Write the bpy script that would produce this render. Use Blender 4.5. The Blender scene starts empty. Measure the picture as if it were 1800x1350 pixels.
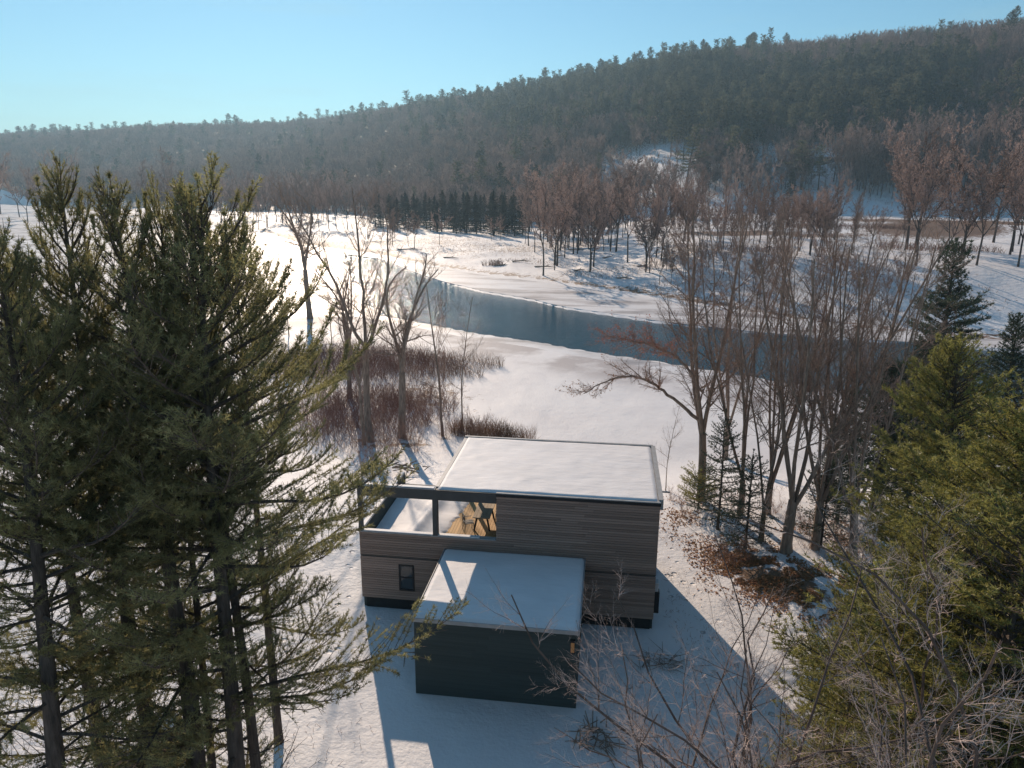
import bpy, bmesh, math, random
import numpy as np
from mathutils import Matrix, Vector
rad = math.radians
scene = bpy.context.scene
col = scene.collection

# ------------------------------------------------------------------ camera
FPX, PITCH, ROLL, YAW = 1297.8, 0.2572, 0.0077, 0.1306
CAM = np.array([10.42, -28.43, 18.21])
_cy, _sy = math.cos(YAW), math.sin(YAW)
_w = np.array([-_sy*math.cos(PITCH), _cy*math.cos(PITCH), -math.sin(PITCH)])
_rt = np.array([_cy, _sy, 0.0]); _up = np.cross(_rt, _w)
_r = _rt*math.cos(ROLL) + _up*math.sin(ROLL); _u = -_rt*math.sin(ROLL) + _up*math.cos(ROLL)
cam_d = bpy.data.cameras.new('camera'); cam = bpy.data.objects.new('camera', cam_d); col.objects.link(cam)
cam_d.sensor_width = 36; cam_d.lens = 36*FPX/1800; cam_d.clip_end = 9000; cam_d.clip_start = 0.3
cam.matrix_world = Matrix(((_r[0], _u[0], -_w[0], CAM[0]), (_r[1], _u[1], -_w[1], CAM[1]), (_r[2], _u[2], -_w[2], CAM[2]), (0, 0, 0, 1)))
scene.camera = cam

def ray(x, y):
    d = _w + _r*(x-900)/FPX + _u*(675-y)/FPX
    return d/np.linalg.norm(d)
def G(x, y, z=0.0):
    d = ray(x, y); return CAM + d*(z-CAM[2])/d[2]
def DD(x, y, dist):
    d = ray(x, y); return CAM + d*dist/math.hypot(d[0], d[1])

# ------------------------------------------------------------------ light
SUN_AZ, SUN_EL = 23.3, 24.1          # degrees left of +Y, and above the horizon
SKY_STRENGTH, SUN_STRENGTH, EXPOSURE = 0.135, 4.3, 0.2
world = bpy.data.worlds.new('World'); scene.world = world; world.use_nodes = True
wn = world.node_tree; wn.nodes.clear()
sky = wn.nodes.new('ShaderNodeTexSky'); sky.sky_type = 'NISHITA'; sky.sun_disc = False
sky.sun_elevation = rad(SUN_EL); sky.sun_rotation = rad(-SUN_AZ)
sky.air_density = 1.0; sky.dust_density = 0.05; sky.ozone_density = 3.5; sky.altitude = 200
bg = wn.nodes.new('ShaderNodeBackground'); bg.inputs['Strength'].default_value = SKY_STRENGTH
wo = wn.nodes.new('ShaderNodeOutputWorld')
# thin wisps of high cloud
tc = wn.nodes.new('ShaderNodeTexCoord'); mp = wn.nodes.new('ShaderNodeMapping'); mp.inputs['Scale'].default_value = (1.2, 1.2, 9)
mp.inputs['Rotation'].default_value = (0.06, 0.03, 0)
cn = wn.nodes.new('ShaderNodeTexNoise'); cn.inputs['Scale'].default_value = 2.2; cn.inputs['Detail'].default_value = 7; cn.inputs['Roughness'].default_value = 0.6
cr = wn.nodes.new('ShaderNodeMapRange'); cr.inputs['From Min'].default_value = 0.52; cr.inputs['From Max'].default_value = 0.85
cr.inputs['To Min'].default_value = 0.0; cr.inputs['To Max'].default_value = 0.35
mx = wn.nodes.new('ShaderNodeMix'); mx.data_type = 'RGBA'; mx.inputs[7].default_value = (5.5, 6.0, 6.2, 1)
tint = wn.nodes.new('ShaderNodeMix'); tint.data_type = 'RGBA'; tint.blend_type = 'MULTIPLY'; tint.inputs[0].default_value = 1.0
tint.inputs[7].default_value = (0.58, 0.76, 0.715, 1)
L = wn.links.new
L(tc.outputs['Generated'], mp.inputs['Vector']); L(mp.outputs[0], cn.inputs['Vector']); L(cn.outputs['Fac'], cr.inputs['Value'])
L(cr.outputs[0], mx.inputs[0]); L(sky.outputs[0], mx.inputs[6]); L(mx.outputs[2], tint.inputs[6]); L(tint.outputs[2], bg.inputs['Color']); L(bg.outputs[0], wo.inputs['Surface'])

sd = bpy.data.lights.new('sun', 'SUN'); so = bpy.data.objects.new('sun', sd); col.objects.link(so)
sd.energy = SUN_STRENGTH; sd.angle = rad(0.5); sd.color = (1.0, 0.80, 0.62)
sv = Vector((-math.sin(rad(SUN_AZ))*math.cos(rad(SUN_EL)), math.cos(rad(SUN_AZ))*math.cos(rad(SUN_EL)), math.sin(rad(SUN_EL))))
so.rotation_euler = sv.to_track_quat('Z', 'Y').to_euler(); so.location = (0, 0, 60)
scene.view_settings.view_transform = 'Standard'; scene.view_settings.look = 'None'
scene.view_settings.exposure = EXPOSURE; scene.view_settings.gamma = 1.0; scene.view_settings.use_curve_mapping = False
scene.render.engine = 'CYCLES'
scene.cycles.max_bounces = 6; scene.cycles.transparent_max_bounces = 8; scene.cycles.volume_bounces = 0
scene.cycles.caustics_reflective = False; scene.cycles.caustics_refractive = False

# ------------------------------------------------------------------ helpers
def build(name, parts, mats, parent=None, loc=None, smooth=False):
    """parts: list of (V (n,3), F (m,k), material index)"""
    nv = 0; Vs = []; Ls = []; St = []; Mi = []; lo = 0
    for V, F, mi in parts:
        if len(F) == 0: continue
        F = np.asarray(F, dtype=np.int32); k = F.shape[1]
        Vs.append(np.asarray(V, dtype=np.float32)); Ls.append((F+nv).ravel())
        St.append(np.arange(len(F), dtype=np.int32)*k + lo); lo += len(F)*k
        Mi.append(np.full(len(F), mi, dtype=np.int32)); nv += len(V)
    V = np.concatenate(Vs); Lp = np.concatenate(Ls); St = np.concatenate(St); Mi = np.concatenate(Mi)
    me = bpy.data.meshes.new(name)
    me.vertices.add(len(V)); me.vertices.foreach_set('co', V.ravel())
    me.loops.add(len(Lp)); me.loops.foreach_set('vertex_index', Lp.astype(np.int32))
    me.polygons.add(len(St)); me.polygons.foreach_set('loop_start', St)
    me.polygons.foreach_set('material_index', Mi)
    me.polygons.foreach_set('use_smooth', np.full(len(St), bool(smooth)))
    me.update(calc_edges=True)
    for m in (mats if isinstance(mats, (list, tuple)) else [mats]): me.materials.append(m)
    return link(name, me, parent, loc)
def link(name, me, parent=None, loc=None):
    o = bpy.data.objects.new(name, me); col.objects.link(o)
    if parent is not None: o.parent = parent
    if loc is not None: o.location = loc
    return o
def tag(o, label=None, cat=None, group=None, kind=None):
    if label: o['label'] = label
    if cat: o['category'] = cat
    if group: o['group'] = group
    if kind: o['kind'] = kind
    return o
def empty(name, loc, rz=0.0, s=1.0):
    o = bpy.data.objects.new(name, None); col.objects.link(o); o.location = loc; o.rotation_euler = (0, 0, rz); o.scale = (s, s, s)
    o.empty_display_size = 0.3
    return o
def copy_tree(src, loc, rz, s, label=None, group=None, cat=None, tilt=(0, 0)):
    c = src.copy(); col.objects.link(c); c.location = loc; c.rotation_euler = (tilt[0], tilt[1], rz); c.scale = s if hasattr(s, '__len__') else (s, s, s)
    if label: c['label'] = label
    if group: c['group'] = group
    elif 'group' in c: del c['group']
    if cat: c['category'] = cat
    for ch in list(src.children):
        k = ch.copy(); col.objects.link(k); k.parent = c
        for g2 in list(ch.children):
            k2 = g2.copy(); col.objects.link(k2); k2.parent = k
    return c
BOXF = np.array([[0, 3, 2, 1], [4, 5, 6, 7], [0, 1, 5, 4], [1, 2, 6, 5], [2, 3, 7, 6], [3, 0, 4, 7]])
def boxv(x0, x1, y0, y1, z0, z1):
    return np.array([[x0, y0, z0], [x1, y0, z0], [x1, y1, z0], [x0, y1, z0], [x0, y0, z1], [x1, y0, z1], [x1, y1, z1], [x0, y1, z1]], dtype=float)
def box(name, b, mat, parent=None, bevel=0.0):
    o = build(name, [(boxv(*b), BOXF, 0)], mat, parent)
    if bevel:
        bm = bmesh.new(); bm.from_mesh(o.data); bmesh.ops.bevel(bm, geom=bm.edges[:], offset=bevel, segments=1, affect='EDGES'); bm.to_mesh(o.data); bm.free()
    return o
def boxes(name, bs, mat, parent=None):
    return build(name, [(boxv(*b), BOXF, 0) for b in bs], mat, parent)
def norm(a): return a/np.maximum(np.linalg.norm(a, axis=-1, keepdims=True), 1e-9)
def tubes(P0, P1, R0, R1, k=3):
    P0 = np.asarray(P0, float); P1 = np.asarray(P1, float); R0 = np.asarray(R0, float); R1 = np.asarray(R1, float)
    d = norm(P1-P0); ref = np.where(np.abs(d[:, 2:3]) > 0.9, np.array([[1., 0, 0]]), np.array([[0, 0, 1.]]))
    a = norm(np.cross(d, ref)); b = np.cross(d, a)
    th = np.arange(k)*2*math.pi/k
    ring = a[:, None, :]*np.cos(th)[None, :, None] + b[:, None, :]*np.sin(th)[None, :, None]
    V = np.concatenate([P0[:, None, :] + ring*R0[:, None, None], P1[:, None, :] + ring*R1[:, None, None]], axis=1).reshape(-1, 3)
    base = (np.arange(len(P0))*2*k)[:, None]; i = np.arange(k); j = (i+1) % k
    F = np.stack([base+i, base+j, base+k+j, base+k+i], axis=2).reshape(-1, 4)
    return V, F
def segtube(segs, k=3):
    A = np.array(segs)
    return tubes(A[:, 0:3], A[:, 3:6], A[:, 6], A[:, 7], k)

# ---- materials
def mat(name, base, rough=0.8, var=0.0, scale=3.0, bump=0.0, bscale=20.0, spec=0.3, rnd=0.0, metallic=0.0, stretch=None, detail=5.0, bdist=0.02, c2=None, trans=0.0, coords='Object'):
    m = bpy.data.materials.new(name); m.use_nodes = True; nt = m.node_tree; n = nt.nodes; l = nt.links.new
    b = n['Principled BSDF']; b.inputs['Roughness'].default_value = rough; b.inputs['Specular IOR Level'].default_value = spec; b.inputs['Metallic'].default_value = metallic
    t = n.new('ShaderNodeTexCoord'); mp_ = n.new('ShaderNodeMapping'); l(t.outputs[coords], mp_.inputs['Vector'])
    if stretch: mp_.inputs['Scale'].default_value = stretch
    out = None
    rgb = n.new('ShaderNodeRGB'); rgb.outputs[0].default_value = (*base, 1); out = rgb.outputs[0]
    if var or c2:
        ns = n.new('ShaderNodeTexNoise'); ns.inputs['Scale'].default_value = scale; ns.inputs['Detail'].default_value = detail; l(mp_.outputs[0], ns.inputs['Vector'])
        if c2:
            mr = n.new('ShaderNodeMapRange'); mr.inputs['From Min'].default_value = 0.38; mr.inputs['From Max'].default_value = 0.62; l(ns.outputs['Fac'], mr.inputs['Value'])
            mm = n.new('ShaderNodeMix'); mm.data_type = 'RGBA'; l(mr.outputs[0], mm.inputs[0]); l(out, mm.inputs[6]); mm.inputs[7].default_value = (*c2, 1); out = mm.outputs[2]
        if var:
            mr = n.new('ShaderNodeMapRange'); mr.inputs['From Min'].default_value = 0.3; mr.inputs['From Max'].default_value = 0.7
            mr.inputs['To Min'].default_value = 1-var; mr.inputs['To Max'].default_value = 1+var; l(ns.outputs['Fac'], mr.inputs['Value'])
            h = n.new('ShaderNodeHueSaturation'); l(mr.outputs[0], h.inputs['Value']); l(out, h.inputs['Color']); out = h.outputs[0]
    if rnd:
        oi = n.new('ShaderNodeObjectInfo'); mr = n.new('ShaderNodeMapRange'); mr.inputs['To Min'].default_value = 1-rnd; mr.inputs['To Max'].default_value = 1+rnd
        l(oi.outputs['Random'], mr.inputs['Value']); h = n.new('ShaderNodeHueSaturation'); l(mr.outputs[0], h.inputs['Value']); l(out, h.inputs['Color']); out = h.outputs[0]
    l(out, b.inputs['Base Color'])
    if bump:
        nb = n.new('ShaderNodeTexNoise'); nb.inputs['Scale'].default_value = bscale; nb.inputs['Detail'].default_value = 6; l(mp_.outputs[0], nb.inputs['Vector'])
        bu = n.new('ShaderNodeBump'); bu.inputs['Strength'].default_value = bump; bu.inputs['Distance'].default_value = bdist; l(nb.outputs['Fac'], bu.inputs['Height']); l(bu.outputs[0], b.inputs['Normal'])
    if trans:
        tr = n.new('ShaderNodeBsdfTranslucent'); l(out, tr.inputs['Color']); ms = n.new('ShaderNodeMixShader'); ms.inputs[0].default_value = trans
        l(b.outputs[0], ms.inputs[1]); l(tr.outputs[0], ms.inputs[2]); l(ms.outputs[0], n['Material Output'].inputs['Surface'])
    return m
M = {}
M['cladding'] = mat('weathered_cladding', (0.33, 0.235, 0.19), 0.85, var=0.42, scale=2.2, bump=0.5, bscale=14, rnd=0.22, stretch=(0.7, 6, 9), detail=8)
M['dark_board'] = mat('black_stained_board', (0.052, 0.068, 0.066), 0.7, var=0.15, scale=1.5, bump=0.3, bscale=20, rnd=0.10, stretch=(0.5, 5, 6), spec=0.25)
M['beam'] = mat('charcoal_beam_paint', (0.075, 0.075, 0.075), 0.6, var=0.15, scale=2)
M['metal'] = mat('grey_metal_edge', (0.36, 0.36, 0.36), 0.5, metallic=0.0, var=0.15, scale=4)
M['black'] = mat('black_metal', (0.02, 0.02, 0.022), 0.5, var=0.1)
M['concrete'] = mat('dark_foundation', (0.03, 0.032, 0.033), 0.9, var=0.2, scale=3)
M['deck'] = mat('yellow_deck_wood', (0.62, 0.38, 0.16), 0.7, var=0.28, scale=1.6, rnd=0.22, bump=0.3, bscale=12, stretch=(8, 0.8, 1), detail=7)
M['table'] = mat('grey_weathered_table_wood', (0.50, 0.40, 0.29), 0.75, var=0.2, scale=3, rnd=0.1, stretch=(6, 1, 1))
M['snow'] = mat('roof_snow', (0.86, 0.83, 0.82), 0.6, var=0.05, scale=0.6, bump=0.45, bscale=1.4, spec=0.25, bdist=0.06, stretch=(1, 2.2, 1))
M['bark'] = mat('grey_brown_bark', (0.29, 0.215, 0.165), 0.95, var=0.4, scale=2.5, bump=0.9, bscale=9, stretch=(3, 3, 0.7), bdist=0.05)
M['pinebark'] = mat('dark_pine_bark', (0.11, 0.085, 0.07), 0.95, var=0.45, scale=3, bump=1.0, bscale=8, stretch=(3, 3, 0.6), bdist=0.06)
M['twig'] = mat('brown_twig_bark', (0.42, 0.27, 0.20), 0.9, var=0.3, scale=1.2)
M['paletwig'] = mat('pale_grey_twig_bark', (0.62, 0.47, 0.40), 0.8, var=0.35, scale=1.2)
M['needle'] = mat('white_pine_needles', (0.29, 0.27, 0.12), 0.55, var=0.5, scale=1.1, spec=0.4, trans=0.48, detail=4)
M['needle_young'] = mat('young_pine_needles', (0.31, 0.29, 0.085), 0.5, var=0.45, scale=1.4, spec=0.45, trans=0.42, detail=4)
M['needle_dark'] = mat('hemlock_needles', (0.075, 0.100, 0.060), 0.6, var=0.5, scale=1.0, spec=0.35, trans=0.25)
M['far_needle'] = mat('far_conifer_needles', (0.13, 0.125, 0.075), 0.8, var=0.4, scale=0.5, spec=0.1, trans=0.4, rnd=0.5)
M['far_spruce'] = mat('far_spruce_needles', (0.055, 0.055, 0.040), 0.8, var=0.4, scale=0.5, spec=0.1, trans=0.1, rnd=0.2)
M['far_twig'] = mat('far_bare_twigs', (0.33, 0.24, 0.205), 0.95, var=0.25, scale=0.4, spec=0.05, trans=0.35, rnd=0.42)
M['brush'] = mat('dry_brown_brush', (0.36, 0.18, 0.125), 0.9, var=0.4, scale=0.3, c2=(0.24, 0.15, 0.115))
M['reed'] = mat('tawny_dry_reed', (0.34, 0.19, 0.11), 0.85, var=0.4, scale=0.5, trans=0.25)
M['leaf'] = mat('rust_brown_dead_leaf', (0.46, 0.25, 0.11), 0.8, var=0.5, scale=2.5, c2=(0.28, 0.13, 0.06), trans=0.3)
M['redleaf'] = mat('dull_red_hanging_leaf', (0.42, 0.13, 0.08), 0.8, var=0.4, scale=2.5, trans=0.4)
M['rock'] = mat('brown_boulder_rock', (0.21, 0.125, 0.085), 0.9, var=0.35, scale=2, bump=0.8, bscale=4, bdist=0.05)
M['glass'] = mat('window_glass', (0.03, 0.04, 0.045), 0.05, spec=0.8)
M['lamp'] = mat('amber_lamp_glass', (0.75, 0.33, 0.12), 0.4)
M['white'] = mat('white_painted_box', (0.55, 0.56, 0.57), 0.5)

def value_noise(x, y, s, seed=0):
    x = np.asarray(x)/s; y = np.asarray(y)/s
    xi = np.floor(x).astype(np.int64); yi = np.floor(y).astype(np.int64); fx = x-xi; fy = y-yi
    fx = fx*fx*(3-2*fx); fy = fy*fy*(3-2*fy)
    def h(a, b):
        n = (a*374761393 + b*668265263 + seed*974634777) & 0x7fffffff
        n = ((n ^ (n >> 13))*1274126177) & 0x7fffffff
        return ((n ^ (n >> 16)) & 0xffff)/65535.0
    return (h(xi, yi)*(1-fx)+h(xi+1, yi)*fx)*(1-fy) + (h(xi, yi+1)*(1-fx)+h(xi+1, yi+1)*fx)*fy - 0.5
def sst(a, b, x):
    t = np.clip((np.asarray(x)-a)/(b-a), 0, 1); return t*t*(3-2*t)

# ------------------------------------------------------------------ terrain
ZR = -1.5
near_px = [(380, 556), (505, 552), (631, 550), (672, 556), (757, 571), (831, 586), (960, 605), (1000, 613), (1075, 625), (1178, 640), (1267, 655), (1340, 667), (1490, 690), (1700, 728), (2000, 800)]
far_px = [(300, 394), (400, 402), (457, 411), (528, 434), (600, 445), (668, 455), (745, 484), (790, 497), (850, 512), (940, 527), (1000, 541), (1160, 565), (1340, 583), (1500, 594), (1640, 603), (1800, 617), (2300, 660)]
toe_px = [(300, 390), (400, 397), (457, 405), (528, 428), (600, 438), (668, 446), (757, 466), (850, 480), (960, 492), (1100, 512), (1240, 534), (1400, 560), (1500, 574), (1640, 588), (1800, 600), (2300, 640)]
def world_line(px): 
    return np.array([G(a, b, ZR)[:2] for a, b in px])
NEAR = np.vstack([[[-800, 560], [-300, 262], [-130, 140]], world_line(near_px)])
FAR = np.vstack([[[-1200, 1150], [-520, 640]], world_line(far_px)])
TOE = np.vstack([[[-1200, 1165], [-530, 655]], world_line(toe_px)])
def fline(line, x):
    l = line[np.argsort(line[:, 0])]
    y = np.interp(x, l[:, 0], l[:, 1])
    return y
_AZ = np.array([-180, -75, -50, -41, -24, -10, 0, 7, 16, 25, 40, 70, 180.])
_RB = np.array([1500, 1400, 1100, 900, 640, 450, 400, 400, 400, 420, 420, 420, 1500.])
_RR = np.array([2600, 2600, 2400, 2200, 1650, 1150, 980, 930, 880, 850, 850, 1200, 2600.])
_EL = np.array([2.0, 2.2, 2.4, 2.75, 3.95, 6.1, 7.45, 8.15, 8.65, 8.75, 9.0, 6, 2.])
def terrain(x, y):
    x = np.asarray(x, float); y = np.asarray(y, float)
    dx, dy = x-CAM[0], y-CAM[1]; R = np.hypot(dx, dy); az = np.degrees(np.arctan2(dx, dy))
    zn = ZR*sst(9, 24, y - 0.12*x) + 0.10*value_noise(x, y, 3.2, 1) + 0.05*value_noise(x, y, 1.1, 2)
    pad = sst(3.0, 0.5, np.maximum(np.maximum(np.abs(x-6.4)-7.0, np.abs(y-0.7)-6.5), 0))
    zn = zn*(1-pad)
    # slight rise under the trees to the right, a shallow ditch beside it
    zn = zn + 0.9*sst(17.5, 27, x+0.35*y)*sst(24, 8, y)
    zn = zn - 0.55*np.exp(-((x-(23.2-0.45*(y-7)))/0.9)**2)*sst(-1, 3, y)*sst(14, 9, y)
    # near shelf is flat snow-covered ice
    ny, fy, ty = fline(NEAR, x), fline(FAR, x), fline(TOE, x)
    zn = ZR + (zn-ZR)*(1-sst(ny-22, ny-6, y))
    chan = sst(ny+0.5, ny+3.5, y)*sst(fy-0.5, fy-3.5, y)
    right = sst(-8, 35, x - 0.05*(y-100))
    d = np.maximum(y-ty-1.0, 0)*0.8
    B = 1.2 + 5.8*right
    wdt = 60 - 25*right
    zf = ZR + B*sst(0, 1, d/wdt) + 0.35*sst(0, 6, d) + (0.9*value_noise(x, y, 14, 3) + 0.5*value_noise(x, y, 5, 4) + 0.2*value_noise(x, y, 2, 8))*sst(2, 12, d)
    zf = zf + sst(60, 300, d)*2.5*right
    Rb, Rr, El = np.interp(az, _AZ, _RB), np.interp(az, _AZ, _RR), np.interp(az, _AZ, _EL)
    Hr = CAM[2] + Rr*np.tan(np.radians(El)) - 5
    t = np.clip((R-Rb)/(Rr-Rb), 0, 1)
    hill = Hr*(0.55*t + 0.45*(t*t*(3-2*t)))
    hill = hill + sst(0, 0.25, t)*(12*value_noise(x, y, 150, 5) + 22*value_noise(x, y, 420, 7))*sst(1.0, 0.8, t)
    hill = hill*(1 - 0.5*sst(Rr, Rr+900, R))
    zf = zf + hill
    z = np.where(y > fy, zf, zn)
    z = np.where((y > ny) & (y <= fy), ZR, z)
    return z - 1.6*chan
def zt(x, y): return float(terrain(np.array([x]), np.array([y]))[0])

ang = np.concatenate([np.arange(-180, -60, 3.0), np.arange(-60, -44, 0.5), np.arange(-44, 32, 0.19), np.arange(32, 60, 0.5), np.arange(60, 180, 3.0)])
rr = [1.0]
while rr[-1] < 4200: rr.append(rr[-1] + max(0.45, rr[-1]*0.0185))
rr = np.array([0.0] + rr)
# ring step near the house is finer
A_, R_ = np.meshgrid(np.radians(ang), rr, indexing='ij')
X_ = CAM[0] + R_*np.sin(A_); Y_ = CAM[1] + R_*np.cos(A_)
Z_ = terrain(X_.ravel(), Y_.ravel())
V = np.stack([X_.ravel(), Y_.ravel(), Z_], axis=1)
na, nr = len(ang), len(rr)
i, j = np.meshgrid(np.arange(na), np.arange(nr-1), indexing='ij'); i2 = (i+1) % na
F = np.stack([i*nr+j, i*nr+j+1, i2*nr+j+1, i2*nr+j], axis=2).reshape(-1, 4)[:, ::-1]

def snow_ground_material():
    m = bpy.data.materials.new('snowy_ground'); m.use_nodes = True; n = m.node_tree.nodes; l = m.node_tree.links.new
    b = n['Principled BSDF']; b.inputs['Roughness'].default_value = 0.62; b.inputs['Specular IOR Level'].default_value = 0.25
    t = n.new('ShaderNodeTexCoord')
    at = n.new('ShaderNodeAttribute'); at.attribute_name = 'litter'
    def noise(sc, det=6, ro=0.6):
        k = n.new('ShaderNodeTexNoise'); k.inputs['Scale'].default_value = sc; k.inputs['Detail'].default_value = det; k.inputs['Roughness'].default_value = ro; l(t.outputs['Object'], k.inputs['Vector']); return k
    n1 = noise(0.9, 10, 0.72); n2 = noise(0.16, 6); n3 = noise(5.0, 6, 0.7)
    sep = n.new('ShaderNodeSeparateColor'); l(at.outputs['Color'], sep.inputs[0])
    # litter shows where noise exceeds 1-litter
    add = n.new('ShaderNodeMath'); add.operation = 'ADD'; l(sep.outputs[0], add.inputs[0]); l(n1.outputs['Fac'], add.inputs[1])
    mr = n.new('ShaderNodeMapRange'); mr.inputs['From Min'].default_value = 0.98; mr.inputs['From Max'].default_value = 1.06; l(add.outputs[0], mr.inputs['Value'])
    c1 = n.new('ShaderNodeMix'); c1.data_type = 'RGBA'; c1.inputs[6].default_value = (0.27, 0.135, 0.065, 1); c1.inputs[7].default_value = (0.12, 0.085, 0.06, 1); l(n3.outputs['Fac'], c1.inputs[0])
    c3 = n.new('ShaderNodeMix'); c3.data_type = 'RGBA'; c3.inputs[6].default_value = (0.87, 0.84, 0.83, 1); c3.inputs[7].default_value = (0.78, 0.75, 0.75, 1)
    mr2 = n.new('ShaderNodeMapRange'); mr2.inputs['From Min'].default_value = 0.45; mr2.inputs['From Max'].default_value = 0.7; l(n2.outputs['Fac'], mr2.inputs['Value']); l(mr2.outputs[0], c3.inputs[0])
    mixc = n.new('ShaderNodeMix'); mixc.data_type = 'RGBA'; l(mr.outputs[0], mixc.inputs[0]); l(c3.outputs[2], mixc.inputs[6]); l(c1.outputs[2], mixc.inputs[7]); wet = n.new('ShaderNodeMath'); wet.operation = 'MULTIPLY'; wn_ = noise(0.13, 7, 0.6); wr = n.new('ShaderNodeMapRange'); wr.inputs['From Min'].default_value = 0.60; wr.inputs['From Max'].default_value = 0.44; l(wn_.outputs['Fac'], wr.inputs['Value']); l(wr.outputs[0], wet.inputs[0]); l(sep.outputs[2], wet.inputs[1])
    c4 = n.new('ShaderNodeMix'); c4.data_type = 'RGBA'; l(wet.outputs[0], c4.inputs[0]); l(mixc.outputs[2], c4.inputs[6]); c4.inputs[7].default_value = (0.46, 0.42, 0.42, 1); l(c4.outputs[2], b.inputs['Base Color'])
    # drift, lumps and footprints
    b1 = n.new('ShaderNodeBump'); b1.inputs['Distance'].default_value = 0.35; b1.inputs['Strength'].default_value = 0.55
    nb = noise(1.1, 7, 0.62); mul = n.new('ShaderNodeMath'); mul.operation = 'MULTIPLY'; l(nb.outputs['Fac'], mul.inputs[0]); l(sep.outputs[1], mul.inputs[1]); l(mul.outputs[0], b1.inputs['Height'])
    tk = n.new('ShaderNodeAttribute'); tk.attribute_name = 'tracks'; vo = n.new('ShaderNodeTexVoronoi'); vo.inputs['Scale'].default_value = 1.5; l(t.outputs['Object'], vo.inputs['Vector'])
    vr_ = n.new('ShaderNodeMapRange'); vr_.inputs['From Min'].default_value = 0.10; vr_.inputs['From Max'].default_value = 0.22; vr_.inputs['To Min'].default_value = -1.0; vr_.inputs['To Max'].default_value = 0.0; l(vo.outputs['Distance'], vr_.inputs['Value'])
    vm = n.new('ShaderNodeMath'); vm.operation = 'MULTIPLY'; l(vr_.outputs[0], vm.inputs[0]); l(tk.outputs['Fac'], vm.inputs[1])
    b3 = n.new('ShaderNodeBump'); b3.inputs['Distance'].default_value = 0.16; b3.inputs['Strength'].default_value = 1.0; l(vm.outputs[0], b3.inputs['Height']); l(b1.outputs[0], b3.inputs['Normal'])
    b2 = n.new('ShaderNodeBump'); b2.inputs['Distance'].default_value = 0.06; b2.inputs['Strength'].default_value = 0.5; nb2 = noise(6, 5, 0.6); l(nb2.outputs['Fac'], b2.inputs['Height']); l(b3.outputs[0], b2.inputs['Normal'])
    l(b2.outputs[0], b.inputs['Normal'])
    return m
ground = build('snowy_ground', [(V, F, 0)], snow_ground_material(), smooth=True)
tag(ground, kind='structure')
# litter / roughness masks
x, y = V[:, 0], V[:, 1]
dx, dy = x-CAM[0], y-CAM[1]; R = np.hypot(dx, dy); az = np.degrees(np.arctan2(dx, dy))
Rb = np.interp(az, _AZ, _RB); ty = fline(TOE, x); fy = fline(FAR, x); ny = fline(NEAR, x)
def blob(cx, cy, ax, ay, rot=0.0):
    c, s = math.cos(rot), math.sin(rot); u_ = ((x-cx)*c+(y-cy)*s)/ax; v_ = (-(x-cx)*s+(y-cy)*c)/ay
    return np.exp(-(u_*u_+v_*v_))
lit = np.full(len(x), 0.22)
lit = np.maximum(lit, 0.66*blob(18.9, 5.0, 5.2, 2.2, -0.85))           # leaf patch right of the house
lit = np.maximum(lit, 0.50*blob(24, 8, 3.5, 3.5))
lit = np.maximum(lit, 0.42*blob(15.2, 11.5, 1.6, 3.0))
lit = np.maximum(lit, 0.52*blob(-6, 27, 8, 7)); lit = np.maximum(lit, 0.5*blob(-10, 36, 9, 14, 0.3))
lit = np.maximum(lit, 0.38*blob(-10, -4, 10, 10))
far = (y > ty)
lit = np.where(far, 0.42 + 0.20*value_noise(x, y, 30, 11) + 0.12*value_noise(x, y, 7, 14), lit)
lit = np.where(far & (R > Rb+10), 0.42 + 0.22*sst(60, 260, R-Rb) + 0.12*value_noise(x, y, 60, 12), lit)
slope_clear = np.exp(-((az-2.6)/4.2)**2)*np.exp(-((R-Rb-55)/75)**2); lit = np.where(far, lit-0.25*slope_clear, lit)
marsh = np.exp(-(((x-150)/75)**2 + ((y-(300-0.35*(x-120)))/28)**2)) + 0.9*np.exp(-(((x-55)/45)**2 + ((y-205)/14)**2))
lit = np.where(far, np.maximum(lit, 0.72*np.clip(marsh*1.2, 0, 1)), lit)
lit = np.where(far, np.maximum(lit, 0.70*np.clip(1.35*blob(122, 250, 27, 78, -0.45), 0, 1)), lit)
lit = lit + 0.20*np.exp(-((y-ty-1)/(2.2+0.012*R))**2)*(R > 60)   # dark muddy toe of the far bank
lit = np.where((y > 28) & (y < ny), 0.17, lit)
lit = np.maximum(lit, np.where(y < ny, 0.5*blob(-8, 40, 12, 16, 0.4), 0))
rough = np.clip(0.42 + 0.75*sst(1, -3, x)*sst(26, 18, y) + 0.5*sst(0, -8, y)*sst(12, 17, x) + far*1.0 - 0.13*sst(18, 26, y)*(y < ny)*sst(-6, 0, x), 0.1, 1)
ca = ground.data.color_attributes.new('litter', 'FLOAT_COLOR', 'POINT')
wetm = sst(ny-17, ny-9, y)*(y < ny+1)*1.0
ca.data.foreach_set('color', np.stack([lit, rough, wetm, lit*0+1], axis=1).astype(np.float32).ravel())

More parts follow.
